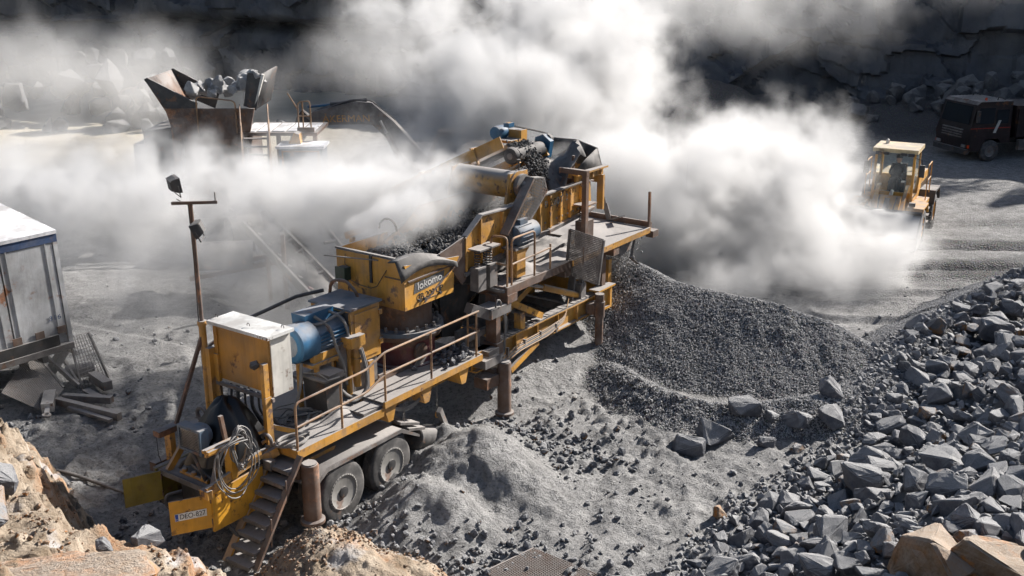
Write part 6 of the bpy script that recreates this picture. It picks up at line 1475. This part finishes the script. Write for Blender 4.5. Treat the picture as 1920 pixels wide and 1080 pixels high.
# ------------------------------------------------------------------ dark lorry in the shade
TH = math.atan2(-.26, -.965)
tk = thing('tipper_truck', 'dark maroon tipper truck parked in the shade on the right', 'truck', (21.3, 49.4, 0), (0, 0, TH))
tk.scale = (.94, .94, .94)
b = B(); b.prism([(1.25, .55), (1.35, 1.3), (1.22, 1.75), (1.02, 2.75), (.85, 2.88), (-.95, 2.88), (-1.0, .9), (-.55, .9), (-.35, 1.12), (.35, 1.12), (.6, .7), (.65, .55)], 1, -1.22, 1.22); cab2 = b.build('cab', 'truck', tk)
b = B(); b.quad((1.243, -1.05, 1.82), (1.243, 1.05, 1.82), (1.055, 1.0, 2.66), (1.055, -1.0, 2.66)); o = b.build('windscreen', 'dglass', cab2); o.location = (.012, 0, 0)
for s_ in (-1, 1):
    b = B(); b.prism([(1.0, 1.85), (.85, 2.6), (.0, 2.6), (.0, 1.85)], 1, s_ * 1.225 - .005, s_ * 1.225 + .005); b.build('side_window', 'dglass', cab2)
    b = B(); b.prism([(-.12, 1.85), (-.12, 2.5), (-.8, 2.5), (-.8, 1.85)], 1, s_ * 1.225 - .004, s_ * 1.225 + .004); b.build('side_window', 'dglass', cab2)
    b = B(); b.box(-.95, 1.25, s_ * 1.228 - .004, s_ * 1.228 + .004, 1.62, 1.655); b.build('red_stripe', flat('stripe_red', (.35, .03, .02), .5), cab2)
    b = B(); b.prism([(-.15, 1.4), (.0, 1.4), (-.25, 2.0), (-.4, 2.0)], 1, s_ * 1.234 - .004, s_ * 1.234 + .004); b.build('pale_emblem', 'white', cab2)
    B().box(.95, 1.1, s_ * 1.38 - .06, s_ * 1.38 + .06, 1.95, 2.5).build('mirror', 'dark', cab2)
    b = B(); b.box(-.98, -.9, s_ * 1.1 - .06, s_ * 1.1 + .06, 1.9, 2.45); b.build('exhaust_guard', 'bright', cab2)
    B().box(1.30, 1.36, s_ * .95 - .16, s_ * .95 + .16, .72, .86).build('headlight', 'bright', cab2)
    B().box(1.22, 1.3, s_ * 1.2 - .03, s_ * 1.2 + .03, .72, .86).build('indicator', 'orange', cab2)
b = B(); 
for w in (1.15, 1.27, 1.39, 1.51): b.box(1.28, 1.37, -.75, .75, w, w + .05)
b.build('grille', 'steel', cab2)
b = B(); b.box(1.2, 1.42, -1.22, 1.22, .42, .66); b.build('bumper', 'dark', cab2)
b = B(); b.box(-.9, .82, -1.18, 1.18, 2.885, 2.9)
for x in np.arange(-.8, .8, .2): b.box(x, x + .07, -1.1, 1.1, 2.9, 2.925)
b.build('roof_rack', 'bright', cab2)
B().lathe((.3, .85, 2.9), (0, 0, 1), [(0, .06), (.1, .06), (.14, .03)], 12).build('beacon', 'orange', cab2)
for s_ in (-1, 1): B().tube(bend([(-.3, s_ * .9, 2.9), (-.35, s_ * .9, 3.08), (-1.2, s_ * .9, 2.75)], .1), .03, 6).build('air_horn', 'dark', cab2)
B().box(-7.0, .6, -.45, .45, .75, 1.0).build('chassis', 'dark', tk)
b = B(); b.prism([(-1.3, 1.15), (-7.2, 1.15), (-7.3, 2.5), (-1.2, 2.65)], 1, -1.22, 1.22); tb = b.build('tipper_body', 'truck', tk)
for x in np.arange(-6.8, -1.3, .9): 
    for s_ in (-1, 1): B().box(x, x + .1, s_ * 1.25 - .04, s_ * 1.25 + .04, 1.15, 2.5).build('body_rib', 'truck', tb)
for x in (0, -4.3, -5.6):
    for y in (-1.05, 1.05): wheel(tk, x, y, .52, .3, 1 if y > 0 else -1, False, 'steel')
b = B(); b.box(-3.3, -1.6, 1.0, 1.2, .5, 1.0); b.build('fuel_tank', 'steel', tk)

# small loader fittings
for s_ in (-1, 1):
    for k in range(3): B().box(-1.75, -1.35, s_ * 1.12 - .08, s_ * 1.12 + .08, .55 + .25 * k, .58 + .25 * k).build('step', 'dark', ld)
    B().tube(bend([(-.3, s_ * .25, 1.6), (.2, s_ * .3, 1.75), (.6, s_ * .25, 1.3)], .2), .025, 6).build('hydraulic_hose', 'cable_dark', ld)
    B().cyl((-.5, s_ * .3, 1.1), (.45, s_ * .42, .95), .06, n=10).build('lift_cylinder', 'bright', ld)
    B().box(-.45, -.36, s_ * .3 - .1, s_ * .3 + .1, 3.07, 3.16).build('work_light', 'dark', ld)
B().bar((-.53, -.1, 1.78), (-.55, .3, 2.5), .02, .015).build('wiper', 'dark', cabo)
for k in range(7): B().box(2.18, 2.3, -1.2 + k * .4 - .05, -1.2 + k * .4 + .05, .36, .42).build('bucket_tooth', 'steel', bko)
B().tube([(-3.4, .45, 2.0), (-3.4, .45, 2.7)], .06, 10).build('exhaust_pipe', 'dark', ld)
for k in range(5): B().box(-4.0 + k * .35, -3.85 + k * .35, .722, .735, 1.2, 1.75).build('hood_vent', 'dark', ld)

# ------------------------------------------------------------------ dust: real volumes, density worked out on a grid
def dust_mat(name, dens, colr, an):
    m = bpy.data.materials.new(name); m.use_nodes = True; n = m.node_tree; n.nodes.clear()
    o = n.nodes.new('ShaderNodeOutputMaterial'); pv = n.nodes.new('ShaderNodeVolumePrincipled'); n.links.new(pv.outputs[0], o.inputs['Volume'])
    pv.inputs['Color'].default_value = (*colr, 1); pv.inputs['Density'].default_value = dens; pv.inputs['Anisotropy'].default_value = an
    pv.inputs['Density Attribute'].default_value = 'density'
    return m
def dust(name, label, lo, hi, vox, blobs, dens, nscale, warp, thr, wid, seed, amp=7., colr=(.97, .966, .963), an=.3, stretch=(1, 1, 1)):
    """blobs: (x, y, z, rx, ry, rz, weight) soft ellipsoids, eroded by fractal noise"""
    mat_ = dust_mat(name, dens, colr, an)
    g = bpy.data.node_groups.new(name, 'GeometryNodeTree'); g.interface.new_socket('Geometry', in_out='OUTPUT', socket_type='NodeSocketGeometry')
    N = g.nodes.new; L = g.links.new
    def vm(op, a, b=None, sc_=None):
        d = N('ShaderNodeVectorMath'); d.operation = op
        for i, v in ((0, a), (1, b)):
            if v is None: continue
            if isinstance(v, tuple): d.inputs[i].default_value = v
            else: L(v, d.inputs[i])
        if sc_ is not None: d.inputs['Scale'].default_value = sc_
        return d
    def mt(op, a, b=0., c=None):
        d = N('ShaderNodeMath'); d.operation = op
        for i, v in ((0, a), (1, b), (2, c)):
            if v is None: continue
            if isinstance(v, (int, float)): d.inputs[i].default_value = v
            else: L(v, d.inputs[i])
        return d.outputs[0]
    pos = N('GeometryNodeInputPosition').outputs[0]
    sh = vm('ADD', pos, (seed * 3.7, seed * 1.9, 0)).outputs[0]
    st = vm('MULTIPLY', sh, stretch).outputs[0]
    w1 = N('ShaderNodeTexNoise'); w1.inputs['Scale'].default_value = nscale * .7; w1.inputs['Detail'].default_value = 2; L(st, w1.inputs['Vector'])
    wv = vm('SCALE', vm('SUBTRACT', w1.outputs['Color'], (.5, .5, .5)).outputs[0], None, warp).outputs[0]
    wp = vm('ADD', pos, wv).outputs[0]
    f = N('ShaderNodeTexNoise'); f.inputs['Scale'].default_value = nscale; f.inputs['Detail'].default_value = 7; f.inputs['Roughness'].default_value = .72; f.inputs['Distortion'].default_value = .25
    L(vm('ADD', st, vm('SCALE', wv, None, .35).outputs[0]).outputs[0], f.inputs['Vector'])
    tot = None
    for (x, y, z, rx, ry, rz, w) in blobs:
        q = vm('MULTIPLY', vm('SUBTRACT', wp, (x, y, z)).outputs[0], (1 / rx, 1 / ry, 1 / rz)).outputs[0]
        d = vm('LENGTH', q).outputs['Value']
        mr = N('ShaderNodeMapRange'); mr.interpolation_type = 'SMOOTHSTEP'; L(d, mr.inputs[0])
        for i, v in ((1, 1.15), (2, .1), (3, 0.), (4, w)): mr.inputs[i].default_value = v
        tot = mr.outputs[0] if tot is None else mt('MAXIMUM', mt('MULTIPLY', mt('ADD', tot, mr.outputs[0]), .8), mt('MAXIMUM', tot, mr.outputs[0]))
    e = mt('ADD', mt('MULTIPLY', mt('SUBTRACT', f.outputs[0], .5), amp), tot)       # noise pushes the border in and out
    mr = N('ShaderNodeMapRange'); mr.interpolation_type = 'SMOOTHSTEP'; L(e, mr.inputs[0])
    for i, v in ((1, thr), (2, thr + wid), (3, 0.), (4, 1.)): mr.inputs[i].default_value = v
    out = mt('MULTIPLY', mr.outputs[0], mt('MINIMUM', tot, 1.))
    out = mt('SUBTRACT', out, .01)
    vc = N('GeometryNodeVolumeCube'); vc.inputs['Min'].default_value = lo; vc.inputs['Max'].default_value = hi
    for k, i in (('X', 0), ('Y', 1), ('Z', 2)): vc.inputs['Resolution ' + k].default_value = max(4, int((hi[i] - lo[i]) / vox))
    L(out, vc.inputs['Density'])
    sm = N('GeometryNodeSetMaterial'); sm.inputs['Material'].default_value = mat_; L(vc.outputs[0], sm.inputs[0])
    go = N('NodeGroupOutput'); L(sm.outputs[0], go.inputs[0])
    me = bpy.data.meshes.new(name); me.materials.append(mat_)
    ob = bpy.data.objects.new(name, me); col.objects.link(ob); ob.modifiers.new('dust', 'NODES').node_group = g
    return tag(ob, label, 'dust', None, 'stuff')
dust('dust_cloud', 'billowing white dust cloud behind the gravel heap and the loader', (-10, 25.5, -.3), (16, 50, 11), .11, [
    (6.5, 30.5, 1.5, 5.0, 3.2, 3.2, 1.4), (9.4, 29.8, .8, 3.4, 2.6, 2.2, 1.3), (6.6, 28.0, .6, 3.0, 1.7, 1.5, 1.2), (3.6, 30.5, 2.4, 3.4, 3.2, 3.4, 1.3), (7.8, 33.5, 2.6, 4.6, 3.2, 2.9, 1.2),
    (1.0, 34.0, 3.8, 4.8, 3.8, 3.8, 1.15), (-.6, 37.0, 5.2, 4.8, 3.6, 3.6, 1.05), (3.2, 38.5, 5.6, 3.8, 4, 3.6, 1.0), (-2.2, 36.5, 2.4, 2.6, 2.4, 2.4, 1.1),
    (1.8, 42, 7.6, 4.0, 4, 3.4, 1.0), (-3.5, 43, 7.0, 4.5, 3, 3.0, .7), (10.3, 33.4, 1.5, 2.0, 2.2, 2.0, .95)],
    1.1, .55, 1.8, .22, 1.1, 1, 7.5, (.98, .976, .974))
dust('dust_plume', 'thick dust plume streaming left off the screen and hopper', (-14, 18.8, 1.2), (2.4, 31, 6.6), .10, [
    (-2.2, 20.2, 4.25, 1.1, .9, .5, 1.4), (-1.5, 21.2, 4.35, 1.3, 1.1, .6, 1.6), (-.9, 22.0, 4.5, 1.0, .9, .5, 1.3), (-1.9, 22.5, 4.2, 2.4, 1.3, 1.1, 1.5), (-.3, 23.4, 4.75, 1.3, .9, .6, 1.0), (-3.4, 23.0, 3.9, 2.2, 1.6, 1.3, 1.25),
    (-4.8, 24.7, 3.8, 2.8, 2.0, 1.4, 1.0), (-7.0, 26.0, 3.7, 3.0, 2.2, 1.6, .75), (-9.4, 27.2, 3.5, 3.2, 2.4, 1.8, .6), (-11.6, 28.0, 3.0, 3.0, 2.4, 1.9, .5), (1.0, 24.2, 4.85, .7, .5, .4, 1.0), (-3.0, 26, 3.6, 2.6, 2.0, 1.3, .9)],
    1.9, .95, 1.4, .25, 1.1, 2, 8., (.98, .976, .974))
dust('dust_drift', 'ragged low dust drifting across the yard between the trailer and the crusher', (-20, 20.5, -.2), (1, 44, 6), .22, [
    (-7, 24.5, 1.8, 5, 3.2, 2.6, 1.0), (-10.5, 29, 2.2, 5, 4, 2.8, 1.0), (-5, 30, 2.4, 5, 4, 3.0, 1.0), (-11, 34, 3.0, 4.0, 2.0, 2.0, .9), (-7.5, 35, 2.0, 4, 3, 2.0, 1.0), (-14.5, 34, 2.2, 5, 5, 2.8, 1.0), (-4.5, 39, 2.0, 3, 3, 2.2, .9), (-8.5, 22.3, .9, 3.4, 2, 1.5, .75)],
    .42, .5, 2.0, .3, 1.1, 4, 7.)
dust('dust_veil', 'thin drifting dust veil around the far machines and quarry face', (-34, 24, -.3), (34, 66, 13), .4, [
    (-16, 46, 3.6, 10, 7, 3.6, .9), (-4, 47, 5.0, 8, 6, 4.4, 1.0), (-22, 38, 1.4, 10, 8, 2.8, 1.1), (-28, 54, 4.0, 9, 8, 4.4, 1.0), (-20, 55, 3.4, 9, 4, 3.6, 1.0),
    (12, 51, 7.0, 9, 7, 4.4, .9), (5, 52, 7.5, 9, 8, 5, .9), (23, 55, 8.5, 11, 6, 4.4, 1.0)],
    .14, .3, 3.0, .3, .9, 3, 6.)
